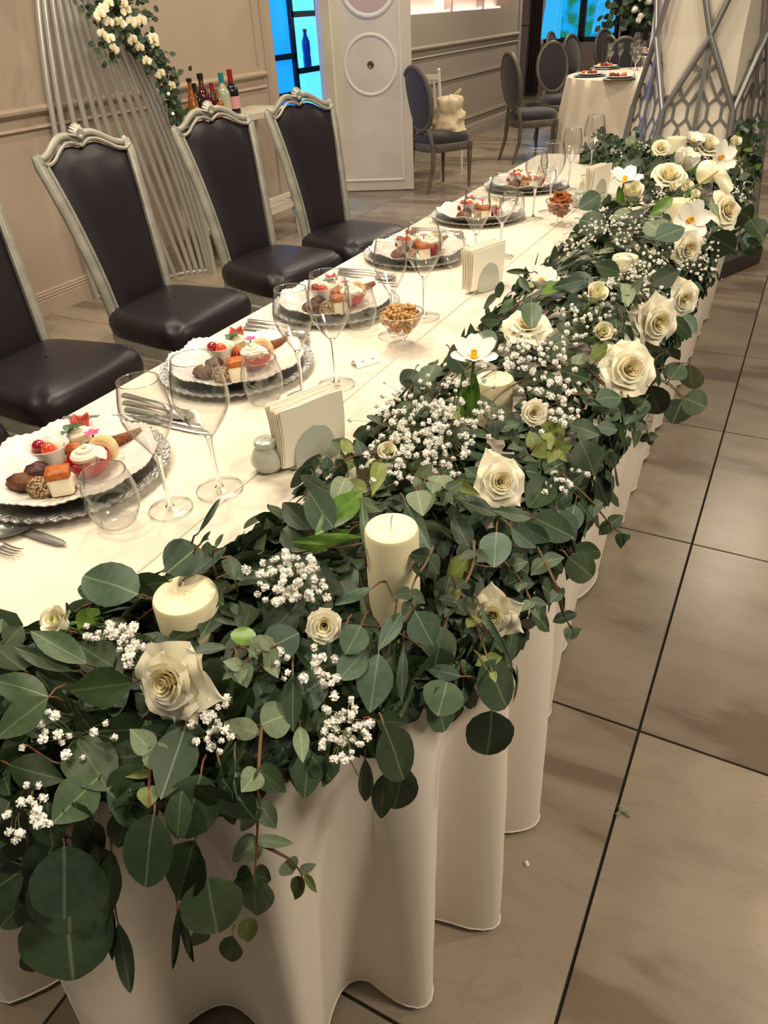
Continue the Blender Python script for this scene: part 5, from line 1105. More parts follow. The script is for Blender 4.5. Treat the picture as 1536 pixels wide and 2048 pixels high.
HL = [  # base x,y  tip x,y  width  kind material lift    (big leaves one can tell apart, front end first)
 (128, 1785, 145, 1972, 150, 'round', 'leaf', .010), (133, 1705, 139, 1880, 132, 'round', 'leaf', .020), (128, 1690, 129, 1841, 112, 'round', 'leaf_blue', .035), (116, 1660, 64, 1800, 78, 'ovate', 'leaf', .014),
 (309, 1626, 288, 1778, 94, 'round', 'leaf', .035), (402, 1548, 366, 1684, 104, 'round', 'leaf', .035), (391, 1680, 348, 1809, 96, 'ovate', 'leaf_dark', .02), (414, 1752, 436, 1882, 112, 'round', 'leaf', .04),
 (371, 1452, 322, 1598, 84, 'ovate', 'leaf', .03), (289, 1528, 250, 1636, 106, 'round', 'leaf_dark', .02), (195, 1556, 104, 1648, 80, 'ovate', 'leaf', .035), (51, 1736, -42, 1800, 74, 'ovate', 'leaf', .02), (66, 1787, -14, 1864, 56, 'ovate', 'leaf', .015),
 (236, 1844, 264, 2001, 30, 'lance', 'leaf', .012), (355, 1816, 346, 1943, 15, 'lance', 'leaf_dark', .012), (358, 1816, 388, 1940, 14, 'lance', 'leaf_dark', .012), (223, 1700, 214, 1842, 44, 'ovate', 'leaf_dark', .012), (224, 1810, 223, 1932, 16, 'lance', 'leaf_dark', .010),
 (466, 1870, 456, 1936, 44, 'ovate', 'leaf_dark', .012), (394, 1858, 400, 1896, 40, 'round', 'leaf_dark', .01), (60, 1880, 75, 1945, 46, 'ovate', 'leaf_dark', .006), (150, 1640, 205, 1720, 60, 'ovate', 'leaf_dark', .01), (190, 1690, 205, 1770, 60, 'ovate', 'leaf_dark', .012), (262, 1600, 236, 1700, 62, 'ovate', 'leaf_dark', .014),
 (440, 1530, 468, 1650, 58, 'ovate', 'leaf_dark', .012), (470, 1520, 468, 1640, 34, 'lance', 'leaf', .02), (30, 1640, -30, 1720, 90, 'round', 'leaf_dark', .008), (60, 1600, 5, 1690, 90, 'ovate', 'leaf', .012), (20, 1530, 120, 1560, 60, 'ovate', 'leaf_dark', .01), (150, 1480, 215, 1570, 90, 'round', 'leaf_dark', .01), (330, 1490, 402, 1450, 60, 'ovate', 'leaf_dark', .01),
 (277, 1190, 157, 1143, 92, 'round', 'leaf_blue', .045), (272, 1192, 148, 1172, 60, 'round', 'leaf', .03), (340, 1163, 236, 1178, 50, 'ovate', 'leaf_dark', .03), (396, 1094, 334, 1146, 84, 'round', 'leaf', .05), (385, 1150, 454, 1092, 25, 'lance', 'leaf_blue', .055),
 (396, 1067, 440, 996, 13, 'lance', 'leaf', .09), (401, 1089, 421, 1062, 8, 'lance', 'leaf_dark', .08), (432, 1097, 446, 1066, 13, 'lance', 'leaf_dark', .07), (470, 1160, 458, 1110, 38, 'ovate', 'leaf_dark', .04), (425, 1130, 400, 1080, 36, 'round', 'leaf_dark', .04),
 (174, 1328, 55, 1255, 52, 'ovate', 'leaf', .05), (145, 1342, 18, 1292, 30, 'ovate', 'leaf', .04), (266, 1366, 139, 1382, 76, 'ovate', 'leaf_dark', .045), (246, 1350, 152, 1284, 76, 'ovate', 'leaf_dark', .025), (98, 1394, -28, 1352, 54, 'ovate', 'leaf', .04), (96, 1396, -12, 1478, 60, 'ovate', 'leaf', .05), (50, 1342, -22, 1288, 74, 'round', 'leaf_dark', .03), (10, 1290, 45, 1250, 40, 'ovate', 'leaf_dark', .03), (165, 1370, 85, 1320, 60, 'ovate', 'leaf_dark', .015), (250, 1300, 290, 1370, 90, 'round', 'leaf_dark', .012), (130, 1262, 40, 1262, 44, 'ovate', 'leaf_dark', .02), (158, 1262, 200, 1215, 50, 'ovate', 'leaf_bright', .015),
 (523, 1282, 600, 1203, 74, 'ovate', 'leaf_dark', .03), (530, 1300, 598, 1266, 74, 'round', 'leaf_blue', .035), (500, 1300, 542, 1302, 58, 'heart', 'leaf_pale', .055), (480, 1330, 494, 1376, 46, 'heart', 'leaf_pale', .05), (535, 1310, 556, 1356, 38, 'heart', 'leaf_pale', .05), (478, 1290, 498, 1252, 52, 'round', 'leaf_bright', .04), (520, 1467, 446, 1446, 44, 'ovate', 'leaf_pale', .04), (522, 1450, 582, 1425, 74, 'round', 'leaf_pale', .04), (586, 1350, 586, 1464, 44, 'ovate', 'leaf', .045), (600, 1454, 606, 1526, 32, 'ovate', 'leaf_pale', .035), (560, 1400, 620, 1460, 70, 'ovate', 'leaf_dark', .012), (640, 1330, 600, 1400, 60, 'ovate', 'leaf_dark', .015),
 (669, 1056, 614, 982, 78, 'round', 'leaf_blue', .05), (723, 985, 630, 1068, 56, 'ovate', 'leaf_bright', .05), (727, 1074, 580, 1082, 22, 'lance', 'leaf_bright', .05), (731, 1107, 724, 993, 19, 'lance', 'leaf', .06), (811, 1006, 863, 1102, 30, 'lance', 'leaf_blue', .05), (700, 1060, 600, 1100, 40, 'lance', 'leaf_bright', .03), (620, 1060, 560, 1000, 50, 'ovate', 'leaf_dark', .03), (560, 1040, 543, 1000, 34, 'round', 'leaf_dark', .03),
 (993, 1065, 988, 1133, 64, 'round', 'leaf_blue', .06), (1022, 1056, 1072, 1096, 44, 'ovate', 'leaf_blue', .06), (1040, 1052, 1103, 1085, 40, 'ovate', 'leaf_blue', .05), (1061, 1037, 984, 1019, 30, 'ovate', 'leaf', .06), (993, 1031, 930, 1003, 24, 'ovate', 'leaf', .06), (1065, 1035, 1147, 1074, 62, 'round', 'leaf', .05), (1135, 1113, 1194, 1160, 64, 'round', 'leaf', .05), (1150, 1107, 1206, 1099, 42, 'round', 'leaf_dark', .03), (1115, 1020, 1150, 1080, 50, 'ovate', 'leaf_blue', .03), (1100, 960, 1060, 1010, 60, 'round', 'leaf_dark', .03), (1150, 1010, 1135, 1070, 46, 'ovate', 'leaf_blue', .02),
 (830, 1223, 868, 1292, 74, 'ovate', 'leaf_blue', .07), (803, 1226, 757, 1298, 38, 'ovate', 'leaf_blue', .055), (744, 1176, 671, 1208, 24, 'ovate', 'leaf_blue', .06), (722, 1252, 692, 1307, 60, 'round', 'leaf_blue', .05), (757, 1308, 740, 1424, 76, 'ovate', 'leaf_blue', .05), (727, 1306, 678, 1358, 58, 'round', 'leaf_blue', .035), (807, 1298, 803, 1405, 22, 'lance', 'leaf', .05), (780, 1289, 788, 1372, 20, 'lance', 'leaf_dark', .04), (922, 1353, 851, 1335, 34, 'ovate', 'leaf_blue', .05), (894, 1361, 878, 1430, 84, 'round', 'leaf', .035), (964, 1325, 1026, 1420, 92, 'round', 'leaf', .045), (983, 1420, 976, 1522, 96, 'round', 'leaf', .02), (926, 1344, 938, 1422, 56, 'ovate', 'leaf_dark', .015), (769, 1454, 810, 1562, 86, 'round', 'leaf', .03), (752, 1441, 808, 1446, 48, 'ovate', 'leaf_dark', .015), (808, 1530, 788, 1618, 74, 'round', 'leaf', .018), (773, 1544, 757, 1650, 46, 'ovate', 'leaf', .012), (730, 1516, 732, 1613, 31, 'lance', 'leaf', .025), (650, 1420, 668, 1516, 46, 'ovate', 'leaf_dark', .02), (900, 1400, 905, 1445, 50, 'ovate', 'leaf_dark', .01), (960, 1213, 1025, 1328, 13, 'lance', 'leaf_blue', .06), (690, 1260, 660, 1330, 50, 'ovate', 'leaf_blue', .03), (860, 1250, 900, 1340, 70, 'ovate', 'leaf_dark', .015), (790, 1340, 800, 1430, 70, 'ovate', 'leaf_dark', .012), (840, 1340, 830, 1420, 60, 'ovate', 'leaf_dark', .01), (900, 1150, 880, 1230, 50, 'ovate', 'leaf_dark', .02), (1000, 1330, 990, 1300, 30, 'ovate', 'leaf', .02),
 (860, 960, 850, 1030, 40, 'heart', 'leaf_pale', .06), (880, 955, 905, 1005, 44, 'heart', 'leaf_pale', .06), (835, 985, 845, 1028, 52, 'heart', 'leaf_pale', .065), (760, 930, 745, 990, 34, 'heart', 'leaf_olive', .06), (690, 960, 665, 1015, 44, 'heart', 'leaf_pale', .05), (715, 1000, 760, 1022, 30, 'ovate', 'leaf_pale', .05), (735, 985, 690, 960, 34, 'ovate', 'leaf_olive', .05), (660, 985, 590, 950, 36, 'ovate', 'leaf', .05), (710, 900, 660, 880, 30, 'ovate', 'leaf', .04), (700, 905, 680, 870, 24, 'heart', 'leaf_olive', .05), (900, 960, 960, 990, 24, 'ovate', 'leaf_olive', .06),
 (1063, 605, 1064, 652, 40, 'round', 'leaf', .09), (1040, 556, 1062, 585, 16, 'ovate', 'leaf', .09), (1025, 598, 1000, 625, 16, 'ovate', 'leaf', .08), (1062, 546, 1012, 543, 12, 'lance', 'leaf', .09), (1085, 590, 1130, 560, 22, 'lance', 'leaf_bright', .06),
 (1380, 728, 1386, 778, 50, 'round', 'leaf_pale', .05), (1366, 795, 1418, 816, 50, 'round', 'leaf_pale', .05), (1365, 800, 1345, 845, 54, 'round', 'leaf', .03), (1300, 770, 1320, 830, 56, 'round', 'leaf_dark', .03), (1340, 760, 1368, 720, 44, 'ovate', 'leaf', .03), (1290, 800, 1250, 850, 50, 'ovate', 'leaf_blue', .03), (1340, 640, 1392, 672, 38, 'ovate', 'leaf_dark', .05), (1280, 620, 1330, 690, 44, 'ovate', 'leaf_blue', .03), (1300, 570, 1360, 540, 40, 'ovate', 'leaf_dark', .05), (1330, 705, 1290, 690, 26, 'ovate', 'leaf_pale', .05),
 (1262, 590, 1242, 560, 24, 'heart', 'leaf_pale', .09), (1262, 580, 1285, 562, 24, 'heart', 'leaf_pale', .09), (1258, 585, 1256, 614, 26, 'heart', 'leaf_pale', .09), (1170, 560, 1105, 575, 24, 'lance', 'leaf_blue', .07), (1240, 545, 1190, 530, 34, 'ovate', 'leaf', .06), (1190, 570, 1130, 545, 30, 'ovate', 'leaf_blue', .06), (1310, 480, 1370, 455, 44, 'ovate', 'leaf_blue', .07), (1330, 470, 1290, 440, 44, 'ovate', 'leaf_pale', .06), (1160, 440, 1210, 455, 46, 'round', 'leaf', .05), (1345, 395, 1300, 430, 22, 'lance', 'leaf_bright', .12), (1420, 405, 1436, 430, 14, 'lance', 'leaf_pale', .08), (1295, 350, 1350, 330, 34, 'ovate', 'leaf', .06), (1400, 320, 1392, 352, 30, 'ovate', 'leaf_bright', .08), (1370, 310, 1340, 330, 28, 'ovate', 'leaf', .07), (1250, 330, 1290, 345, 36, 'ovate', 'leaf_blue', .05), (1420, 470, 1470, 500, 44, 'round', 'leaf_dark', .05), (1500, 440, 1525, 470, 36, 'round', 'leaf_dark', .08), (1490, 470, 1515, 505, 38, 'round', 'leaf_dark', .06), (1480, 425, 1505, 440, 40, 'round', 'leaf_dark', .08), (1200, 390, 1160, 415, 34, 'round', 'leaf_blue', .03), (1310, 275, 1325, 300, 22, 'round', 'leaf', .1), (1270, 285, 1250, 275, 16, 'round', 'leaf_pale', .12),
 (760, 850, 735, 830, 26, 'ovate', 'leaf', .04), (745, 860, 700, 870, 30, 'ovate', 'leaf_dark', .03), (830, 740, 808, 770, 40, 'round', 'leaf_dark', .04), (870, 730, 850, 765, 44, 'round', 'leaf', .04), (900, 700, 930, 740, 50, 'round', 'leaf_blue', .04), (960, 665, 985, 700, 44, 'round', 'leaf', .04), (1000, 640, 960, 640, 30, 'ovate', 'leaf', .04), (1160, 880, 1190, 950, 60, 'ovate', 'leaf_dark', .04), (1140, 850, 1200, 870, 44, 'ovate', 'leaf', .04), (1190, 800, 1250, 790, 46, 'ovate', 'leaf_blue', .04), (1060, 910, 1110, 890, 34, 'ovate', 'leaf_olive', .06), (1120, 740, 1180, 760, 40, 'ovate', 'leaf', .05), (1230, 690, 1180, 720, 44, 'ovate', 'leaf_olive', .04)]
for h_ in HL:
    o = px_leaf(*h_)
    if h_[0] > 1300 and 700 < h_[1] < 830:      # the leaves that reach out over the floor hang on twigs of their own
        e_ = np.array(o.location) + np.array(GI); a_ = hit(1292, 752, .01)
        STEMG.tube(bez([a_, (a_ + e_) / 2 + np.array([0, 0, .015]), e_], 9), .0014, 5, caps=False)

# random larger leaves in the middle and far stretch, as parts too (largest first, up to the limit)
def surf(s, q):
    """garland surface point at path position s, across q in -1..1 (1 = outer side)"""
    i = min(int(s), len(SEG0) - 1); c = SEG0[i] + SEGD[i] * (s - i); d = unit(SEGD[i]); nrm_ = np.array([d[1], -d[0]]); w = hw_at(s); p = c + nrm_ * q * w * .985
    m = mound(*p); return np.array([p[0], p[1], m if m > 0 else TZ]), np.array([nrm_[0] * q, nrm_[1] * q, max(.05, sqrt(max(0, 1 - q * q)) * .8)]), d
def rand_leaf(s, q, size, lift):
    p, n, d = surf(s, q); n = unit(n); t = unit(np.array([RL.gauss(0, 1), RL.gauss(0, 1), RL.gauss(0, .5)]) + n * .15); t = unit(t - n * np.dot(t, n) * .8)
    return p + n * lift, p + n * (lift + RL.uniform(-.01, .012)) + t * size, unit(n + np.array([RL.gauss(0, .4), RL.gauss(0, .4), RL.gauss(0, .4)]))
# blooms and candles stand proud of the greenery: no filler leaf grows across them
CLEAR = [(370, 1255, 66, 95), (785, 1150, 62, 130), (989, 785, 42, 48), (733, 945, 28, 34), (1243, 525, 28, 22), (1357, 415, 28, 26), (1348, 290, 20, 22), (338, 1362, 90, 85), (1000, 963, 62, 60), (985, 1228, 60, 65), (1258, 738, 62, 62), (1312, 640, 54, 54), (1366, 594, 40, 42), (1054, 650, 54, 44), (1455, 420, 36, 36), (1378, 497, 30, 30), (648, 1252, 42, 46), (1068, 826, 32, 34), (1338, 353, 38, 28), (1415, 292, 30, 24), (118, 1245, 32, 28), (948, 708, 46, 34), (938, 795, 26, 60), (1380, 438, 38, 38), (1250, 358, 34, 34), (1443, 315, 32, 32), (1430, 355, 48, 44), (1190, 591, 24, 22), (1203, 666, 22, 20)]
CBASE = [(405, 1322), (793, 1262), (985, 852), (738, 972), (1240, 592), (1352, 478), (1344, 338)]
def zdep(w): return float((ROT @ (np.asarray(w) - CAM))[2])
CLD = [zdep(at(*CBASE[k], TZ)) + .01 if k < 7 else zdep(hit(c[0], c[1], .0)) - .004 for k, c in enumerate(CLEAR)]
def covers(P, Q):
    for w in (P, (np.asarray(P) + Q) / 2, Q):
        x, y, _d = project(w)
        for k_, (cx_, cy_, rx_, ry_) in enumerate(CLEAR):
            if _d < CLD[k_] and ((x - cx_) / rx_) ** 2 + ((y - cy_) / ry_) ** 2 < 1: return True
    return False
MX = ['leaf', 'leaf', 'leaf_blue', 'leaf_dark', 'leaf_dark', 'leaf_blue', 'leaf', 'leaf_pale', 'leaf_olive']
NPART = len(HL)
while NPART < 298:
    s = RL.uniform(20, 56); q = RL.uniform(-1, 1); sz = RL.uniform(.045, .07); P, Q, n = rand_leaf(s, q, sz, RL.uniform(.0, .02))
    if covers(P, Q): continue
    put_leaf(gar, P, Q, n, sz * RL.uniform(.55, .95), RL.choice(['round', 'ovate', 'round']), RL.choice(MX), None, GI); NPART += 1

# filler foliage nobody could count: one mesh per tone
FILL = {k: ([], [], []) for k in ('leaf', 'leaf_blue', 'leaf_dark', 'leaf_pale', 'leaf_olive')}
FT = {k: leaf_arrays(k, .15, .12, .06, 1, cols=(-1, 0, 1), rows=(0, 2, 4, 6, 8, 9)) for k in ('round', 'ovate', 'lance', 'heart')}
def fill_leaf(P, Q, n, w, kind, m, store=None):
    store = store or FILL; V, UV, Fc = FT[kind]; L_, R3 = frame(P, Q, n); R_ = np.array(R3); W = (V * np.array([L_, w, L_ * .8])) @ R_.T + np.asarray(P)
    a, b, c = store[m]; o = sum(len(x) for x in a); a.append(W); b.append(UV); c.extend([tuple(i + o for i in f) for f in Fc])
def build_fill(store, parent, inv, name='foliage'):
    for m, (a, b, c) in store.items():
        if a: o = obj(name, mesh_uv(name, np.concatenate(a), np.concatenate(b), c, M[m]), None, parent, tuple(-np.array(inv))); o['kind'] = 'stuff'
RF = random.Random(21)
for k in range(7500):
    s = RF.uniform(0, 56.9); q = RF.uniform(-1, 1)
    if s > 25 and s < 51 and RF.random() < .0: continue
    RL.seed(k); sz = RF.uniform(.028, .055) * (1.15 if s < 20 else 1); P, Q, n = rand_leaf(s, q, sz, RF.uniform(-.04, .002))
    if covers(P, Q) and RF.random() < .93: continue
    kd = RF.choice(['round', 'ovate', 'ovate', 'heart']); fill_leaf(P, Q, n, sz * RF.uniform(.5, .95), kd, RF.choice(['leaf', 'leaf_dark', 'leaf_dark', 'leaf_dark', 'leaf_blue', 'leaf'] + (['leaf_pale'] if RF.random() < .3 else [])))
RL.seed(5)
# greenery hanging over the edge
def drape_leaf(x, y, z, nx, ny, sz, m, kind):
    P = np.array([x, y, z]); n = unit(np.array([nx, ny, RF.uniform(-.1, .5)]) + np.array([RF.gauss(0, .35), RF.gauss(0, .35), 0])); t = unit(np.array([RF.gauss(0, .5), RF.gauss(0, .5), -1.0])); fill_leaf(P, P + t * sz, n, sz * RF.uniform(.5, .9), kind, m)
i_s = [i for i in range(NO) if (OUT[i][0] > TCX - .25 and OUT[i][1] < TCY) or (OUT[i][0] > -.235 and OUT[i][1] < 4.1 and OUT[i][1] >= TCY)]
for k in range(1500):
    i = RF.choice(i_s); x, y = OUT[i]; nx, ny = NRM[i]; o = RF.uniform(.015, .05)
    fr = y < .62
    dep = abs(RF.gauss(0, .04))
    if fr: dep = RF.uniform(0, .17) if x < -.56 else abs(RF.gauss(0, .008)) - .025
    drape_leaf(x + nx * o, y + ny * o, TZ + .03 - dep, nx, ny, RF.uniform(.03, .055), RF.choice(['leaf', 'leaf_dark', 'leaf_dark', 'leaf_blue']), RF.choice(['round', 'ovate', 'ovate']))
# small-leaved sprays standing up at the far end
for (px, py, sx, sy, n, y, sz) in [(1235, 300, 45, 26, 150, 3.95, .032), (1300, 318, 50, 18, 120, 3.9, .035), (1205, 322, 24, 18, 50, 3.9, .04), (1210, 275, 10, 14, 14, 4.0, .035), (1490, 300, 22, 45, 90, 4.0, .045), (1470, 380, 24, 40, 60, 3.5, .045), (1505, 460, 14, 24, 12, 3.0, .055), (1440, 480, 40, 20, 50, 2.9, .05), (1350, 560, 50, 20, 50, 2.3, .05), (1500, 262, 14, 14, 14, 4.05, .05)]:
    for k in range(n):
        p = aty(px + RF.gauss(0, sx * .5), py + RF.gauss(0, sy * .5), y + RF.uniform(-.12, .12)); p[2] = max(p[2], TZ + .0 if edge_dist(p[0], p[1]) < 0 else .62); t = unit(np.array([RF.gauss(0, 1), RF.gauss(0, 1), RF.gauss(0, .8)])); fill_leaf(p, p + t * sz, unit(np.array([RF.gauss(0, .6), -1 + RF.gauss(0, .5), .6 + RF.gauss(0, .4)])), sz * RF.uniform(.5, .9), RF.choice(['round', 'ovate']), RF.choice(['leaf', 'leaf_blue', 'leaf_dark', 'leaf_dark', 'leaf_olive' if px > 1450 else 'leaf']))
build_fill(FILL, gar, GI)
# stems woven through the garland
RS = random.Random(8)
for k in range(110):
    s = RS.uniform(0, 52); q = RS.uniform(-.75, .75); L_ = RS.uniform(1.0, 3.0); P = []
    for j in range(5): p, n, d = surf(min(56.5, s + L_ * j / 4), max(-.8, min(.8, q + .2 * sin(j * .8 + k)))); P.append(p + unit(n) * (.004 + .01 * sin(j + k)))
    STEMG.tube(bez(P, 14), .0014, 5, caps=False)
so = obj('stems', STEMG, M['twig'], gar, tuple(-np.array(GI)), angle=0); so['kind'] = 'stuff'
# leaves of the orchid garland on the pipes
OF = {k: ([], [], []) for k in ('leaf', 'leaf_blue', 'leaf_dark')}
for p, t, sz in GARLAND_LEAVES[0]: fill_leaf(p, p + t * sz, unit(np.array([1, -.6 + RF.gauss(0, .5), .4 + RF.gauss(0, .4)])), sz * .75, RF.choice(['round', 'ovate']), RF.choice(['leaf', 'leaf_blue', 'leaf_dark', 'leaf']), OF)
build_fill(OF, GARLAND_LEAVES[1], (-3.36, 3.5, 1.2))
AF = {k: ([], [], []) for k in ('leaf_dark', 'leaf')}
for k in range(500):
    p = np.array([-2.75 + RF.gauss(0, .24), 13.6 + RF.uniform(-.1, .1), RF.uniform(1.0, 2.2)]); t = unit(np.array([RF.gauss(0, 1), 0, RF.gauss(0, 1)])); fill_leaf(p, p + t * .12, unit(np.array([RF.gauss(0, .5), -1, .3])), .09, 'ovate', RF.choice(['leaf_dark', 'leaf']), AF)
build_fill(AF, FARCH, (-2.75, 13.6, 0))
for k in range(14):
    o = obj('blossom', Geo().ball((0, 0, 0), .045, 9, 6, .4, 3, k), M['tulip'], FARCH, (RF.gauss(0, .16), -.16, RF.uniform(1.05, 1.7)))

# ------------------------------------------------------------------ small-leaved twigs that stand out, each a thing with its own leaves
def sprig(label, pts, lw, m='leaf_pale', lift=.05, n=5, kind='heart', stem='twig', aspect=1.05, endleaf=True, extra=()):
    P = [hit(x, y, lift) for x, y in pts]
    d0 = np.linalg.norm(P[0] - CAM)
    for i in range(1, len(P)):
        dd = np.linalg.norm(P[i] - CAM); pd = np.linalg.norm(P[i - 1] - CAM)
        if abs(dd - pd) > .05: P[i] = CAM + ray(*pts[i]) * (pd + max(-.05, min(.05, dd - pd)))
    base = P[0]; t = thing('eucalyptus_twig', label, 'twig', tuple(base)); C_ = bez(P, 4 * len(P)) if len(P) > 2 else bez([P[0], (P[0] + P[1]) / 2 + np.array([0, 0, .006]), P[1]], 10)
    obj('stem', Geo().tube([p - base for p in C_], [.0021 - .0012 * i / len(C_) for i in range(len(C_))], 6), M[stem], t)
    for k in range(n):
        f_ = (k + .6) / n * (len(C_) - 1); i = min(int(f_), len(C_) - 2); c = C_[i] + (C_[i + 1] - C_[i]) * (f_ - i); dr = unit(C_[i + 1] - C_[i]); dist = np.linalg.norm(c - CAM); v = unit(CAM - c); sd = unit(np.cross(dr, v)); L_ = lw * dist / FPX * aspect * RL.uniform(.8, 1.1) * (1.05 - .3 * k / n)
        if k % 2: sd = unit(sd * .5 + v * .7)
        for s_ in (-1, 1):
            dirn = unit(sd * s_ + dr * RL.uniform(.1, .8) + v * RL.uniform(-.1, .3)); put_leaf(t, c, c + dirn * L_, unit(v + dr * RL.uniform(-.6, .2) + np.array([RL.gauss(0, .25), RL.gauss(0, .25), .2])), L_ / aspect * RL.uniform(.85, 1.0), kind, m, None, base)
    if endleaf:
        c = C_[-1]; dr = unit(C_[-1] - C_[-3]); v = unit(CAM - c); L_ = lw * np.linalg.norm(c - CAM) / FPX * .8; put_leaf(t, c, c + dr * L_, v, L_ * .6, kind, m, None, base)
    for (bx, by, tx, ty, w, mm) in extra:
        o = px_leaf(bx, by, tx, ty, w, 'heart', mm, lift, None, t, base, 0)
    return t
sprig('grey-green twig hanging lowest over the white cloth, tipped by one large heart leaf', [(523, 1455), (516, 1560), (515, 1660), (509, 1762)], 44, 'leaf_pale', .03, 0, endleaf=False, extra=[(516, 1545, 482, 1584, 50, 'leaf_pale'), (518, 1540, 574, 1586, 50, 'leaf_dark'), (516, 1612, 476, 1666, 36, 'leaf_pale'), (518, 1606, 556, 1662, 40, 'leaf_pale'), (516, 1682, 460, 1728, 50, 'leaf_pale'), (518, 1682, 592, 1686, 24, 'leaf_pale'), (509, 1755, 512, 1835, 80, 'leaf_pale'), (508, 1750, 546, 1760, 40, 'leaf_dark'), (500, 1742, 470, 1760, 30, 'leaf_dark'), (494, 1838, 497, 1892, 36, 'leaf_olive')])
sprig('short side twig with small olive tip leaves over the cloth', [(523, 1690), (555, 1705), (586, 1724), (605, 1752)], 30, 'leaf_pale', .03, 0, endleaf=False, extra=[(572, 1722, 586, 1752, 42, 'leaf_pale'), (602, 1742, 633, 1728, 18, 'leaf_pale'), (604, 1755, 590, 1800, 28, 'leaf_olive'), (608, 1752, 634, 1786, 16, 'leaf_olive'), (592, 1756, 586, 1790, 16, 'leaf_pale')])
sprig('pale grey-green twig with cupped heart leaves below the big front rose', [(300, 1492), (301, 1530), (298, 1575), (299, 1615)], 40, 'leaf_pale', .06, 0, endleaf=False, extra=[(300, 1498, 260, 1458, 46, 'leaf_pale'), (302, 1498, 338, 1546, 50, 'leaf_pale'), (300, 1546, 250, 1554, 16, 'leaf_olive'), (300, 1545, 330, 1520, 22, 'leaf_olive'), (298, 1575, 297, 1614, 42, 'leaf_olive')])
sprig('reddish twig with paired round leaves arching beside the tall candle', [(948, 1082), (946, 1130), (922, 1185), (905, 1212)], 40, 'leaf_dark', .07, 3)
sprig('reddish twig with heart leaves touching the side of the tall candle', [(866, 1095), (850, 1130), (832, 1155), (815, 1205)], 40, 'leaf_dark', .08, 3)
sprig('reddish twig crossing the cloth edge below the tall candle', [(905, 1150), (925, 1200), (958, 1268), (985, 1345)], 32, 'leaf_olive', .05, 3)
sprig('reddish twig bending over the table edge above the half-hidden rose', [(1005, 1120), (1042, 1162), (1068, 1215)], 38, 'leaf', .05, 3)
sprig('longer drooping twig with small olive tips at the cloth edge', [(1075, 1095), (1112, 1170), (1130, 1235), (1150, 1262)], 34, 'leaf', .04, 4)
sprig('thin twig of small dark leaves reaching out over the floor tiles', [(1120, 945), (1180, 1000), (1222, 1050), (1250, 1072)], 32, 'leaf', .03, 4)
sprig('twig of small round leaves under the spread rose by the seventh tile', [(1255, 790), (1285, 840), (1300, 880)], 26, 'leaf_dark', .03, 3)
sprig('leafy twig at the pale small candle, on the table side', [(755, 905), (700, 915), (672, 935), (650, 935)], 28, 'leaf', .05, 3)
sprig('bright olive twig right of the gypsophila cloud', [(1060, 900), (1090, 880), (1118, 905)], 34, 'leaf_olive', .07, 3)
sprig('twig with cupped pale leaves before the gypsophila cloud', [(830, 950), (865, 965), (905, 985)], 40, 'leaf_pale', .07, 3)
sprig('thin twig standing up from the garland beside the peanut bowl side', [(830, 760), (815, 790), (812, 815)], 24, 'leaf', .05, 3)
sprig('twig of grey-green leaves in front of the short broad candle', [(555, 1290), (530, 1300), (500, 1318), (470, 1340)], 36, 'leaf_pale', .06, 3)

# ------------------------------------------------------------------ candles
def candle(base, top, wpx, label, short=False):
    b = at(*base, TZ); h = height_of(b, *top); q = np.array([b[0], b[1], b[2] + h]); r = wpx * np.linalg.norm(q - CAM) / FPX / 2
    t = thing('pillar_candle', label, 'candle', (b[0], b[1], TZ + .002), 0, 'ivory pillar candles in the garland')
    e = .006; obj('wax_body', Geo().lathe([(0, 0), (r, 0), (r, h - e), (r - e * .3, h - e * .3), (r - e, h), (r * .5, h - .001), (.004, h - .003), (0, h - .003)], 48), M['wax'], t)
    obj('wick', Geo().tube([(0, 0, h - .004), (0, 0, h + .006), (.0008, -.0005, h + .012), (.002, .001, h + .017)], .0011, 6), M['wick'], t)
candle((405, 1322), (370, 1188), 124, 'short broad ivory pillar candle in front, behind the big open rose')
candle((793, 1262), (784, 1056), 110, 'tall ivory pillar candle, the tallest in the front of the garland')
candle((985, 852), (989, 757), 76, 'ivory pillar candle behind the white tulip with bright green leaves')
candle((738, 972), (733, 924), 48, 'small ivory candle half hidden on the table side of the gypsophila cloud')
candle((1240, 592), (1243, 512), 46, 'ivory candle sunk deep among gypsophila and dark leaves midway along')
candle((1352, 478), (1357, 400), 48, 'ivory candle behind the wide open white tulip')
candle((1344, 338), (1348, 275), 33, 'ivory candle at the far end before the lattice column')

# ------------------------------------------------------------------ roses and other blooms
def petal_mesh(rb, rt, h, ha, curl, pt, ruff, seed, m='rose', drop=.26):
    g = Geo(); rows = []
    for i in range(9):
        v = i / 8; row = []
        for j in range(11):
            u = j / 5 - 1; wv = (.50 + .55 * sin(pi * (.12 + .62 * v))) * ha; a = u * wv
            r = rb + (rt - rb) * v ** 1.2 + curl * v ** 4 * (1 + .3 * u * u) + .05 * curl * abs(u) ** 3 * v * 4
            z = h * (v - drop * v ** 2 * abs(u) ** 2.6) - curl * .75 * v ** 5 + pt * v ** 4 * max(0, 1 - abs(u) * 1.6)
            nz = ruff * v * mnoise.noise(Vector((u * 1.7 + seed * 5.3, v * 2, seed)))
            row.append(((r + nz) * cos(a), (r + nz) * sin(a), z + nz * .6))
        rows.append(row)
    g.grid(rows, flip=True); return g.mesh('rose_petal', M[m], angle=0)
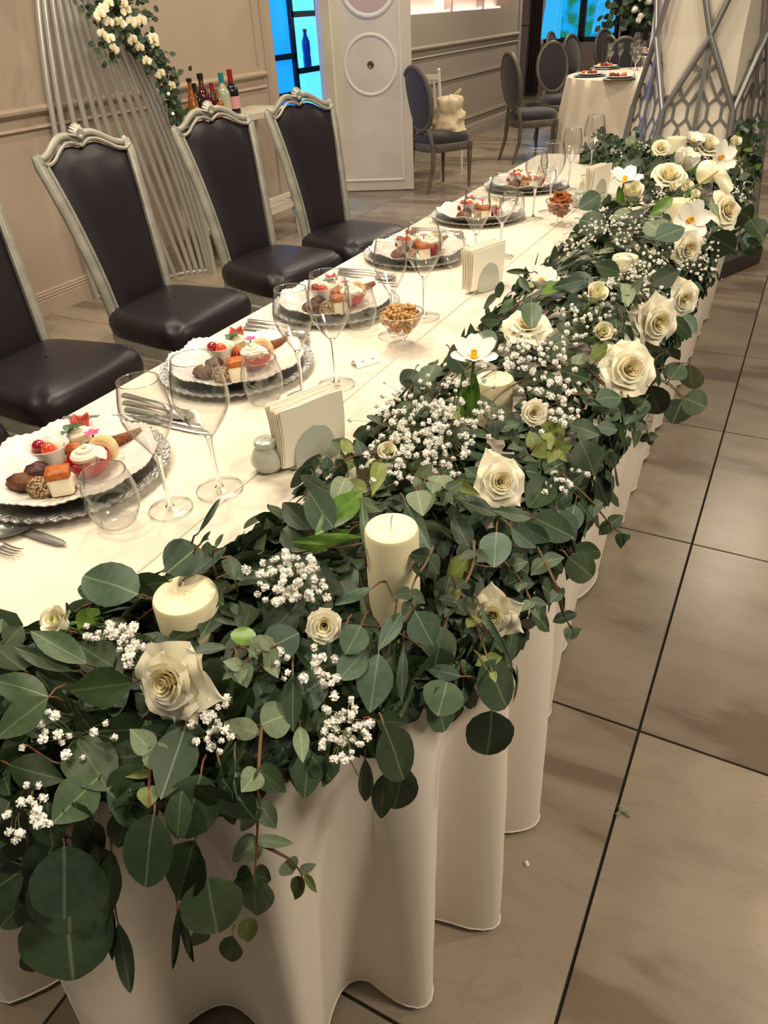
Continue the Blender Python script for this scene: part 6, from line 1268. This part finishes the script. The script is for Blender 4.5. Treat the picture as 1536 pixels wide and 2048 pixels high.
def rose_protos(style):
    ring = {'open': [(2, .03, .09, .60, 1.9, .00, 0, .01, .03, 'rose_in'), (3, .07, .17, .63, 1.55, .02, 0, .02, .05, 'rose_in'), (3, .10, .26, .63, 1.5, .035, 0, .03, .06, 'rose_in'), (4, .13, .35, .61, 1.25, .06, .0, .04, .09, 'rose_in'), (5, .17, .46, .55, 1.02, .10, .0, .05, .14, 'rose'), (5, .2, .58, .46, .92, .18, .03, .06, .22, 'rose'), (5, .26, .84, .26, .74, .24, .22, .07, .34, 'rose')],
            'spray': [(2, .05, .11, .62, 1.9, .0, 0, .02, .04, 'rose_in'), (3, .1, .22, .66, 1.5, .03, 0, .04, .07, 'rose_in'), (4, .14, .34, .65, 1.3, .06, .0, .05, .10, 'rose'), (5, .18, .47, .58, 1.05, .10, .0, .06, .14, 'rose'), (6, .22, .60, .48, .85, .14, .02, .07, .2, 'rose')],
            'bud': [(2, .06, .14, .72, 1.6, 0, 0, .02, .1, 'lime'), (3, .12, .28, .78, 1.3, .03, 0, .03, .2, 'rose'), (4, .2, .42, .74, 1.0, .05, .02, .04, .26, 'rose')]}[style]
    L_ = []; sd = 0
    for rn_, (n, rb, rt, h, ha, cu, pt, ru, dp, m) in enumerate(ring):
        for k in range(n): sd += 1; L_.append((petal_mesh(rb, rt, h, ha, cu, pt, ru, sd, m, dp), 2 * pi * (k + .37 * rn_ + .08 * sin(sd * 7)) / n))
    return L_
RP = {k: rose_protos(k) for k in ('open', 'spray', 'bud')}
calyx = Geo(); calyx.lathe([(0, -.16), (.10, -.12), (.16, 0), (.2, .06), (.05, .02)], 14)
for k in range(5): disc_petal(calyx, np.array([.12 * cos(k * 1.257), .12 * sin(k * 1.257), -.02]), np.array([cos(k * 1.257), sin(k * 1.257), .25]), np.array([0, 0, 1.0]), .42, .16)
CALY = calyx.mesh('calyx', M['green_stem']); STUB = Geo().tube([(0, 0, -.12), (.03, .02, -.6), (0, .06, -1.2)], .045, 8).mesh('rose_stem', M['green_stem'])
def orient(px, py, fx, fy, spin):
    """bloom facing: towards the viewer, leaning (fx right, fy down) as the photo shows"""
    z = unit(ROT.T @ np.array([fx, fy, -1.0])); q = Vector(z).to_track_quat('Z', 'Y') @ Matrix.Rotation(spin, 3, 'Z').to_quaternion(); return z, q.to_euler()
TPC = {}
def tip_petal(L_, k):
    key = (round(L_, 1), k % 3)
    if key not in TPC:
        g = Geo(); rows = []; l = key[0]
        for i in range(10):
            v = i / 9; w = .62 * (sin(pi * min(1, .14 + .62 * v)) ** .8) * (1 - smoothstep(.45, 1.0, v)) ** .75 + .012; row = []
            for j in range(9):
                u = j / 4 - 1; row.append((.15 + (l - .15) * v, u * w, .02 + .30 * v * (1 - v) + (.10 - .16 * v) * u * u * (1 - v * .3) + .10 * v ** 3 + .03 * sin(u * 3 + k * 2 + v * 4)))
            rows.append(row)
        g.grid(rows, flip=True); TPC[key] = g.mesh('rose_petal', M['rose'], angle=0)
    return TPC[key]
def rose(px, py, dpx, fx, fy, style, label, lift=.045, spin=0, skip=0, tips=()):
    p = hit(px, py, lift); dist = np.linalg.norm(p - CAM); sc = dpx * dist / FPX / 2; z, e = orient(px, py, fx, fy, spin)
    sc = sc / {'open': 1.04, 'spray': .84, 'bud': .5}[style]
    t = thing('rose', label, 'rose', tuple(p - z * sc * .3), group='cream roses in the garland', rot=e); t.scale = (sc, sc, sc)
    for me, a in RP[style][skip:]: obj('petal', me, None, t, (0, 0, 0), (0, 0, a))
    Ri = np.array(t.rotation_euler.to_matrix()).T
    for k_, (tx, ty) in enumerate(tips):
        w = Ri @ (CAM + ray(tx, ty) * dist - p) / sc; L_ = 1.18 * sqrt(w[0] ** 2 + w[1] ** 2); obj('petal', tip_petal(L_, k_), None, t, (0, 0, 0), (0, 0, atan2(w[1], w[0])))
    obj('calyx', CALY, None, t); obj('stem', STUB, None, t); return t
rose(334, 1364, 146, -.38, .12, 'open', 'largest cream rose in front, fully open with folded-back petals, below the short broad candle', .055, .3, tips=[(424, 1302), (460, 1376), (318, 1454), (380, 1440)])
rose(1002, 963, 96, .12, -.05, 'open', 'open cream rose just before the gypsophila cloud, between it and the tall candle', .05, 1.2, tips=[(978, 905), (1030, 920), (948, 985), (1040, 1005)])
rose(985, 1232, 92, -.25, .35, 'open', 'cream rose at the cloth edge with pointed outer petals, half under red twigs', .03, 2.2, tips=[(985, 1163), (1040, 1208), (1036, 1270), (950, 1280)])
rose(1260, 738, 100, .10, .05, 'open', 'big spread cream rose on the outer side, midway along the table', .05, .7, tips=[(1287, 680), (1222, 695), (1306, 765), (1240, 790), (1300, 715)])
rose(1318, 645, 80, .30, .40, 'open', 'open cream rose with star-like outer petals, second of the three on the outer side', .05, 1.9, tips=[(1308, 588), (1268, 612), (1356, 607), (1352, 640), (1275, 660)])
rose(1370, 598, 58, .25, .45, 'open', 'smaller cream rose leaning over the table edge beyond the star-like one', .05, .2, tips=[(1350, 555), (1392, 575), (1398, 600)])
rose(1054, 650, 90, -.05, -.75, 'open', 'cream rose seen from the side behind a hanging round leaf', .04, 2.9, tips=[(1012, 640), (1060, 612), (1098, 632), (1006, 662)])
rose(1455, 420, 66, .5, .1, 'open', 'ruffled cream rose below the white anthurium', .06, 1.0)
rose(1378, 497, 58, .35, .55, 'open', 'cream rose partly behind dark leaves under the open white tulip', .04, 1.4)
rose(648, 1252, 78, .05, -.05, 'spray', 'small ruffled cream spray rose between the two front candles', .05, .4)
rose(1068, 826, 58, .05, .05, 'spray', 'small ruffled cream rose beside the candle with the white tulip', .06, 1.4)
rose(1338, 353, 66, -.05, -.45, 'spray', 'wide many-petalled cream bloom before the far candles', .05, .9)
rose(1415, 292, 54, .15, -.3, 'spray', 'frilled cream bloom near the lattice column', .06, 2.0)
rose(118, 1245, 54, -.35, -.55, 'bud', 'half-open greenish cream rosebud at the table-side end of the front garland', .05, .5)
rose(1190, 591, 42, .1, -.35, 'bud', 'round ivory rosebud on the table side of the middle garland', .06, .1)
rose(1203, 666, 38, .1, -.1, 'bud', 'small yellowish rosebud beside the star-like rose', .06, .9)
rose(775, 905, 40, -.1, -.3, 'bud', 'cream bud between the small candle and the gypsophila cloud', .05, .3)
rose(1262, 388, 40, -.1, -.3, 'bud', 'cream bud under the white tulip at the table side', .05, .3)
for (px, py, d, l) in [(1345, 374, 16, 'tiny ivory bud left of the paired buds below the wide bloom'), (1371, 374, 22, 'largest of the tiny ivory buds beside the anthurium stem'), (1388, 391, 17, 'tiny ivory bud just under the anthurium stem'), (1468, 287, 20, 'ivory bud at the far outer corner of the garland')]: rose(px, py, d, .1, -.2, 'bud', l, .07, px * .1)
rose(1322, 296, 34, -.2, -.2, 'spray', 'small yellow-cream bloom at the foot of the farthest candle', .06, 1.1)
rose(1215, 538, 36, 0, -.2, 'spray', 'small cream bloom below the sunken candle', .04, 2.2)

# open white tulips
def tulip_petal(op):
    g = Geo(); rows = []
    for i in range(9):
        v = i / 8; w = .40 * sin(pi * min(1, .08 + .86 * v ** .9)) ** .7; row = []
        for j in range(7):
            u = j / 3 - 1; r = .08 + op * v + .0; z = .62 * sin(v * (1.5 - .55 * op)) + .05 * u * u; row.append((r + .10 * (1 - u * u) * sin(pi * v) * .3, u * w, z))
        rows.append(row)
    g.grid(rows, flip=True); return g.mesh('tulip_petal', M['tulip'], angle=0)
TPM = {k: tulip_petal(v) for k, v in (('wide', .85), ('half', .48), ('closed', .2))}
g = Geo()
for k in range(6): a = k * 1.047; g.tube([(.03 * cos(a), .03 * sin(a), .05), (.07 * cos(a), .07 * sin(a), .22)], .012, 6); g.ball((.10 * cos(a), .10 * sin(a), .28), .05, 8, 6, sc=(1, 1, 2.0))
g.ball((0, 0, .12), .15, 10, 6, sc=(1, 1, .8)); g.ball((0, 0, .22), .05, 8, 6, sc=(1, 1, 2.2)); STAM = g.mesh('stamens', M['yellow'])
BLADE = mesh_uv('leaf_blade', *leaf_arrays('lance', .1, .5, .05, 0), M['leaf_bright'])
def tulip(px, py, dpx, fx, fy, style, label, lift=.06, spin=0, leaves=(), stem_to=None):
    p = hit(px, py, lift); dist = np.linalg.norm(p - CAM); sc = dpx * dist / FPX / 2 / {'wide': .86, 'half': .62, 'closed': .42}[style]; z, e = orient(px, py, fx, fy, spin)
    t = thing('tulip', label, 'tulip', tuple(p - z * sc * .2), group='white tulips in the garland', rot=e); t.scale = (sc, sc, sc)
    for k in range(6): obj('petal', TPM[style], None, t, (0, 0, .02 * (k % 2)), (0, (.16 if k % 2 else -.05), k * pi / 3))
    obj('stamens', STAM, None, t)
    q = t.matrix_basis.inverted() if False else (Matrix.LocRotScale(t.location, t.rotation_euler, t.scale)).inverted()
    if stem_to:
        s_ = CAM + ray(*stem_to) * (dist + .03); loc = lambda w: np.array(q @ Vector(w)); m_ = (p + s_) / 2
        obj('stem', Geo().tube([np.zeros(3), loc(p - z * sc * .5 + (s_ - p) * .15), loc(s_)], .003 / sc, 8), M['green_stem'], t)
    for (bx, by, tx, ty, w) in leaves:
        b = CAM + ray(bx, by) * (dist + .01); tt = CAM + ray(tx, ty) * (dist - .0); L_, R3 = frame(b, tt, unit(CAM - b + np.array([.2, 0, .1]))); o = bpy.data.objects.new('leaf', BLADE); COL.objects.link(o); o.parent = t
        mw = Matrix.Translation(Vector(b)) @ R3.to_4x4() @ Matrix.Diagonal((L_, w * dist / FPX, L_ * .5, 1)); o.matrix_local = q @ mw
    return t
tulip(948, 708, 84, -.05, -.80, 'wide', 'white tulip with yellow stamens and bright green leaves before the peanut-side candle', .10, .4, [(930, 845, 926, 742, 22), (948, 845, 950, 745, 20), (922, 838, 940, 770, 16)], (940, 840))
tulip(1382, 440, 58, .02, .15, 'wide', 'wide open white tulip with bright yellow centre facing the camera', .09, .1, [(1340, 480, 1372, 455, 16)], (1345, 478))
tulip(1250, 358, 52, .0, -.75, 'wide', 'white tulip with yellow centre standing over the table side of the far garland', .10, .8, [(1242, 410, 1238, 372, 14)], (1240, 405))
tulip(1443, 315, 46, .35, .05, 'wide', 'white tulip with pale yellow centre just behind the anthurium', .09, .3)
tulip(1082, 565, 60, .1, -.8, 'half', 'half-open white tulip touched with yellow, beside the upright dark leaves', .05, .2)
tulip(1368, 328, 40, .25, -.6, 'closed', 'closed white tulip between the far candles', .09, .2)
tulip(1386, 284, 32, .2, -.6, 'half', 'half-open white tulip beside the farthest candle', .08, .5)
# anthurium
p = hit(1430, 352, .12); dist = np.linalg.norm(p - CAM); sc = 92 * dist / FPX / 2; z, e = orient(1430, 352, .15, -.1, 0)
an = thing('anthurium', 'large white anthurium with a slender yellow spadix in the far garland', 'anthurium', tuple(p), rot=e); an.scale = (sc, sc, sc)
Rm = np.array(Matrix.LocRotScale(None, an.rotation_euler, None).to_3x3()).T
def loc2(px, py, dz=0.0): w = CAM + ray(px, py) * (dist + dz) - p; return Rm @ w / sc
oln = [(1398, 368), (1392, 354), (1393, 339), (1402, 324), (1419, 319), (1432, 324), (1443, 332), (1453, 343), (1461, 357), (1467, 376), (1459, 385), (1447, 392), (1442, 378), (1436, 370), (1426, 364), (1412, 367)]
cen = (1424, 348); OB = bez([np.array([a_, b_, 0.0]) for a_, b_ in oln + oln[:1]], 49)[:-1]; rows = []
for k in (.02, .3, .55, .75, .9, 1.0): rows.append([loc2(cen[0] + (q[0] - cen[0]) * k, cen[1] + (q[1] - cen[1]) * k, .012 * k * k + .006 * k ** 4 * sin(j * .8)) for j, q in enumerate(OB)])
g = Geo(); g.grid(rows, closed_v=True); obj('spathe', g, mat('ivory_spathe', (240, 233, 206), .3, rgb2=(232, 230, 190), nscale=1.2, coat=.2), an, angle=0)
sp0 = loc2(1399, 367, -.004); sp1 = loc2(1437, 341, -.014); obj('spadix', Geo().tube([sp0, (sp0 + sp1) / 2 + np.array([0, 0, .03]), sp1], [.06, .065, .035], 10), mat('pale_yellow_spadix', (214, 196, 128), .5), an)
obj('stem', Geo().tube([sp0, loc2(1385, 380), loc2(1368, 396, .03)], .05, 8), M['green_stem'], an)

# ------------------------------------------------------------------ gypsophila sprays
def puff():
    g = Geo(); rg = random.Random(3)
    for k in range(16):
        z = 1 - 2 * (k + .5) / 16; a = k * 2.4; r = sqrt(1 - z * z); d = np.array([r * cos(a), r * sin(a), z]); t = unit(np.cross(d, [.3, .2, 1])); b = np.cross(d, t)
        ph = rg.uniform(0, 6); e1 = (cos(ph) * t + sin(ph) * b); e2 = np.cross(d, e1)
        g.add([d * .35, d * .8 + e1 * .45 + e2 * .1, d * 1.05 + e2 * .12, d * .8 - e1 * .45 + e2 * .1], [(0, 1, 2, 3)])
    g.ball((0, 0, 0), .62, 7, 5); return np.array(g.v), list(g.f)
PV, PF = puff()
PME = Geo(); PME.v = [tuple(v) for v in PV]; PME.f = PF; PME.m = [0] * len(PF); PUFF = PME.mesh('gypsophila_blossom', M['gyp'], angle=0)
RG = random.Random(17)
def gyps(px, py, sx, sy, n, label, lift=(.02, .055), size=5.2, single=False, sz_m=None):
    sz_m = (sz_m or (.0056 if py > 600 else .0046))
    c = hit(px, py, .0); pts = []
    for k in range(n):
        while True:
            u, v = RG.gauss(0, .5), RG.gauss(0, .5)
            if u * u + v * v < 1.2: break
        for _try in range(12):
            w_ = hit(px + u * sx, py + v * sy, RG.uniform(*lift))
            if mound(w_[0], w_[1]) > 0 or edge_dist(w_[0], w_[1]) > -.02: break
            u, v = RG.gauss(0, .4), RG.gauss(0, .4)
        if mound(w_[0], w_[1]) > 0 or edge_dist(w_[0], w_[1]) > -.02: pts.append(w_)
    t = thing('gypsophila_spray', label, 'flower spray', tuple(c), group='gypsophila sprays in the garland')
    st_ = Geo(); hubs = [hit(px + RG.gauss(0, sx * .2), py + RG.gauss(0, sy * .25), .006) for _ in range(max(2, n // 9))]; hubs = [h_ for h_ in hubs if mound(h_[0], h_[1]) > 0 or edge_dist(h_[0], h_[1]) > -.02] or [c]
    V = []; Fc = []
    for k, p in enumerate(pts):
        hb = min(hubs, key=lambda q: np.linalg.norm(q - p)); mid = hb * .45 + p * .55 + np.array([0, 0, .004]); st_.tube([hb - c, mid - c, p - c], [.0006, .00045, .0003], 4, caps=False)
        r = sz_m * RG.uniform(.6, 1.15)
        if single:
            o = bpy.data.objects.new('blossom', PUFF); COL.objects.link(o); o.parent = t; o.location = tuple(p - c); o.rotation_euler = (RG.uniform(0, 6), RG.uniform(0, 6), 0); o.scale = (r, r, r)
        else:
            R_ = np.array(Matrix.Rotation(RG.uniform(0, 6), 3, 'X') @ Matrix.Rotation(RG.uniform(0, 6), 3, 'Z')); o_ = sum(len(a) for a in V); V.append((PV * r) @ R_.T + (p - c)); Fc.extend([tuple(i + o_ for i in f) for f in PF])
    for hb in hubs: b = hb + np.array([RG.uniform(-.03, .03), RG.uniform(-.03, .03), -.03]); st_.tube([b - c, hb - c], [.0009, .0006], 4, caps=False)
    obj('stems', st_, M['gyp_stem'], t, angle=0)['kind'] = 'stuff'
    if not single:
        g = Geo(); g.v = [tuple(v) for a in V for v in a]; g.f = Fc; g.m = [0] * len(Fc); o = obj('blossoms', g, M['gyp'], t, angle=0); o['kind'] = 'stuff'
    return t
gyps(572, 1150, 92, 70, 70, 'round gypsophila cluster on the table side between the two front candles', (.03, .06), single=True)
gyps(692, 1462, 52, 72, 50, 'gypsophila cluster hanging at the cloth edge below the tall candle', (.03, .055), single=True, sz_m=.0050)
gyps(424, 1455, 52, 66, 26, 'gypsophila hanging beside the largest front rose', (.03, .055), single=True, sz_m=.0050)
gyps(52, 1622, 62, 60, 18, 'gypsophila at the lowest drooping end of the front garland', (.04, .06), single=True, sz_m=.0052)
gyps(215, 1262, 60, 34, 24, 'faded gypsophila just beside the short broad candle', (.02, .04), single=True)
gyps(262, 1300, 30, 40, 12, 'few faded gypsophila heads over the largest rose', (.02, .04), single=True)
gyps(130, 1468, 120, 60, 16, 'sparse gypsophila heads on long stems over dark leaves', (.03, .06), single=True)
gyps(638, 1345, 40, 60, 16, 'sparse gypsophila under the small spray rose', (.03, .06), single=True)
gyps(560, 1320, 40, 40, 8, 'a few gypsophila heads beside the pale heart leaves', (.03, .06), single=True)
gyps(865, 845, 150, 100, 170, 'large cloud of gypsophila around the tulip leaves', (.03, .07), single=True)
gyps(820, 920, 110, 60, 70, 'gypsophila spilling toward the small candle', (.03, .06))
gyps(1110, 800, 66, 66, 55, 'gypsophila behind the small ruffled rose', (.03, .06))
gyps(1065, 708, 110, 46, 80, 'gypsophila band behind the white tulip and candle', (.03, .06))
gyps(1180, 640, 60, 50, 45, 'gypsophila around the yellowish rosebud', (.03, .06))
gyps(1130, 965, 60, 40, 18, 'gypsophila at the outer side of the open cream rose', (.02, .05))
gyps(1290, 545, 80, 60, 120, 'dense gypsophila beyond the sunken candle', (.03, .06))
gyps(1210, 575, 36, 30, 30, 'gypsophila at the foot of the sunken candle', (.03, .06))
gyps(1215, 452, 90, 34, 110, 'gypsophila spray lying along the table side past the pretzels', (.03, .06))
gyps(1140, 487, 36, 22, 26, 'gypsophila tuft nearest the pretzel bowl', (.03, .06))
gyps(1405, 512, 60, 54, 60, 'gypsophila hanging over the table edge under the ruffled rose', (.03, .06))
gyps(1225, 310, 22, 20, 16, 'gypsophila tuft on the far garland arm', (.03, .06))
gyps(1290, 290, 26, 16, 16, 'gypsophila tuft close to the farthest candle', (.04, .08))
gyps(1330, 390, 34, 20, 24, 'gypsophila behind the candle with the open tulip', (.03, .06))
gyps(1480, 385, 26, 30, 24, 'gypsophila at the outer side of the anthurium', (.03, .06))

# ------------------------------------------------------------------ bits fallen on the floor
p = at(1054, 1727, .004); o = bpy.data.objects.new('fallen_blossom', PUFF); COL.objects.link(o); o.location = tuple(p); o.scale = (.006, .006, .004); tag(o, 'single white blossom fallen on the floor tile beside the cloth hem', 'blossom')
p = at(1243, 1625, .002); t = thing('fallen_twig', 'tiny dry greenish twig lying across the floor joint', 'twig', tuple(p))
obj('stem', Geo().tube([(-.012, -.01, .001), (0, 0, .003), (.018, -.004, .001)], .0012, 5), M['gyp_stem'], t)
for a in (.4, 2.2, 4.0): obj('leaf', leaf_me('lance', 'leaf_pale', 0), None, t, (0, 0, .003), (0, 0, a)).scale = (.016, .005, .01)
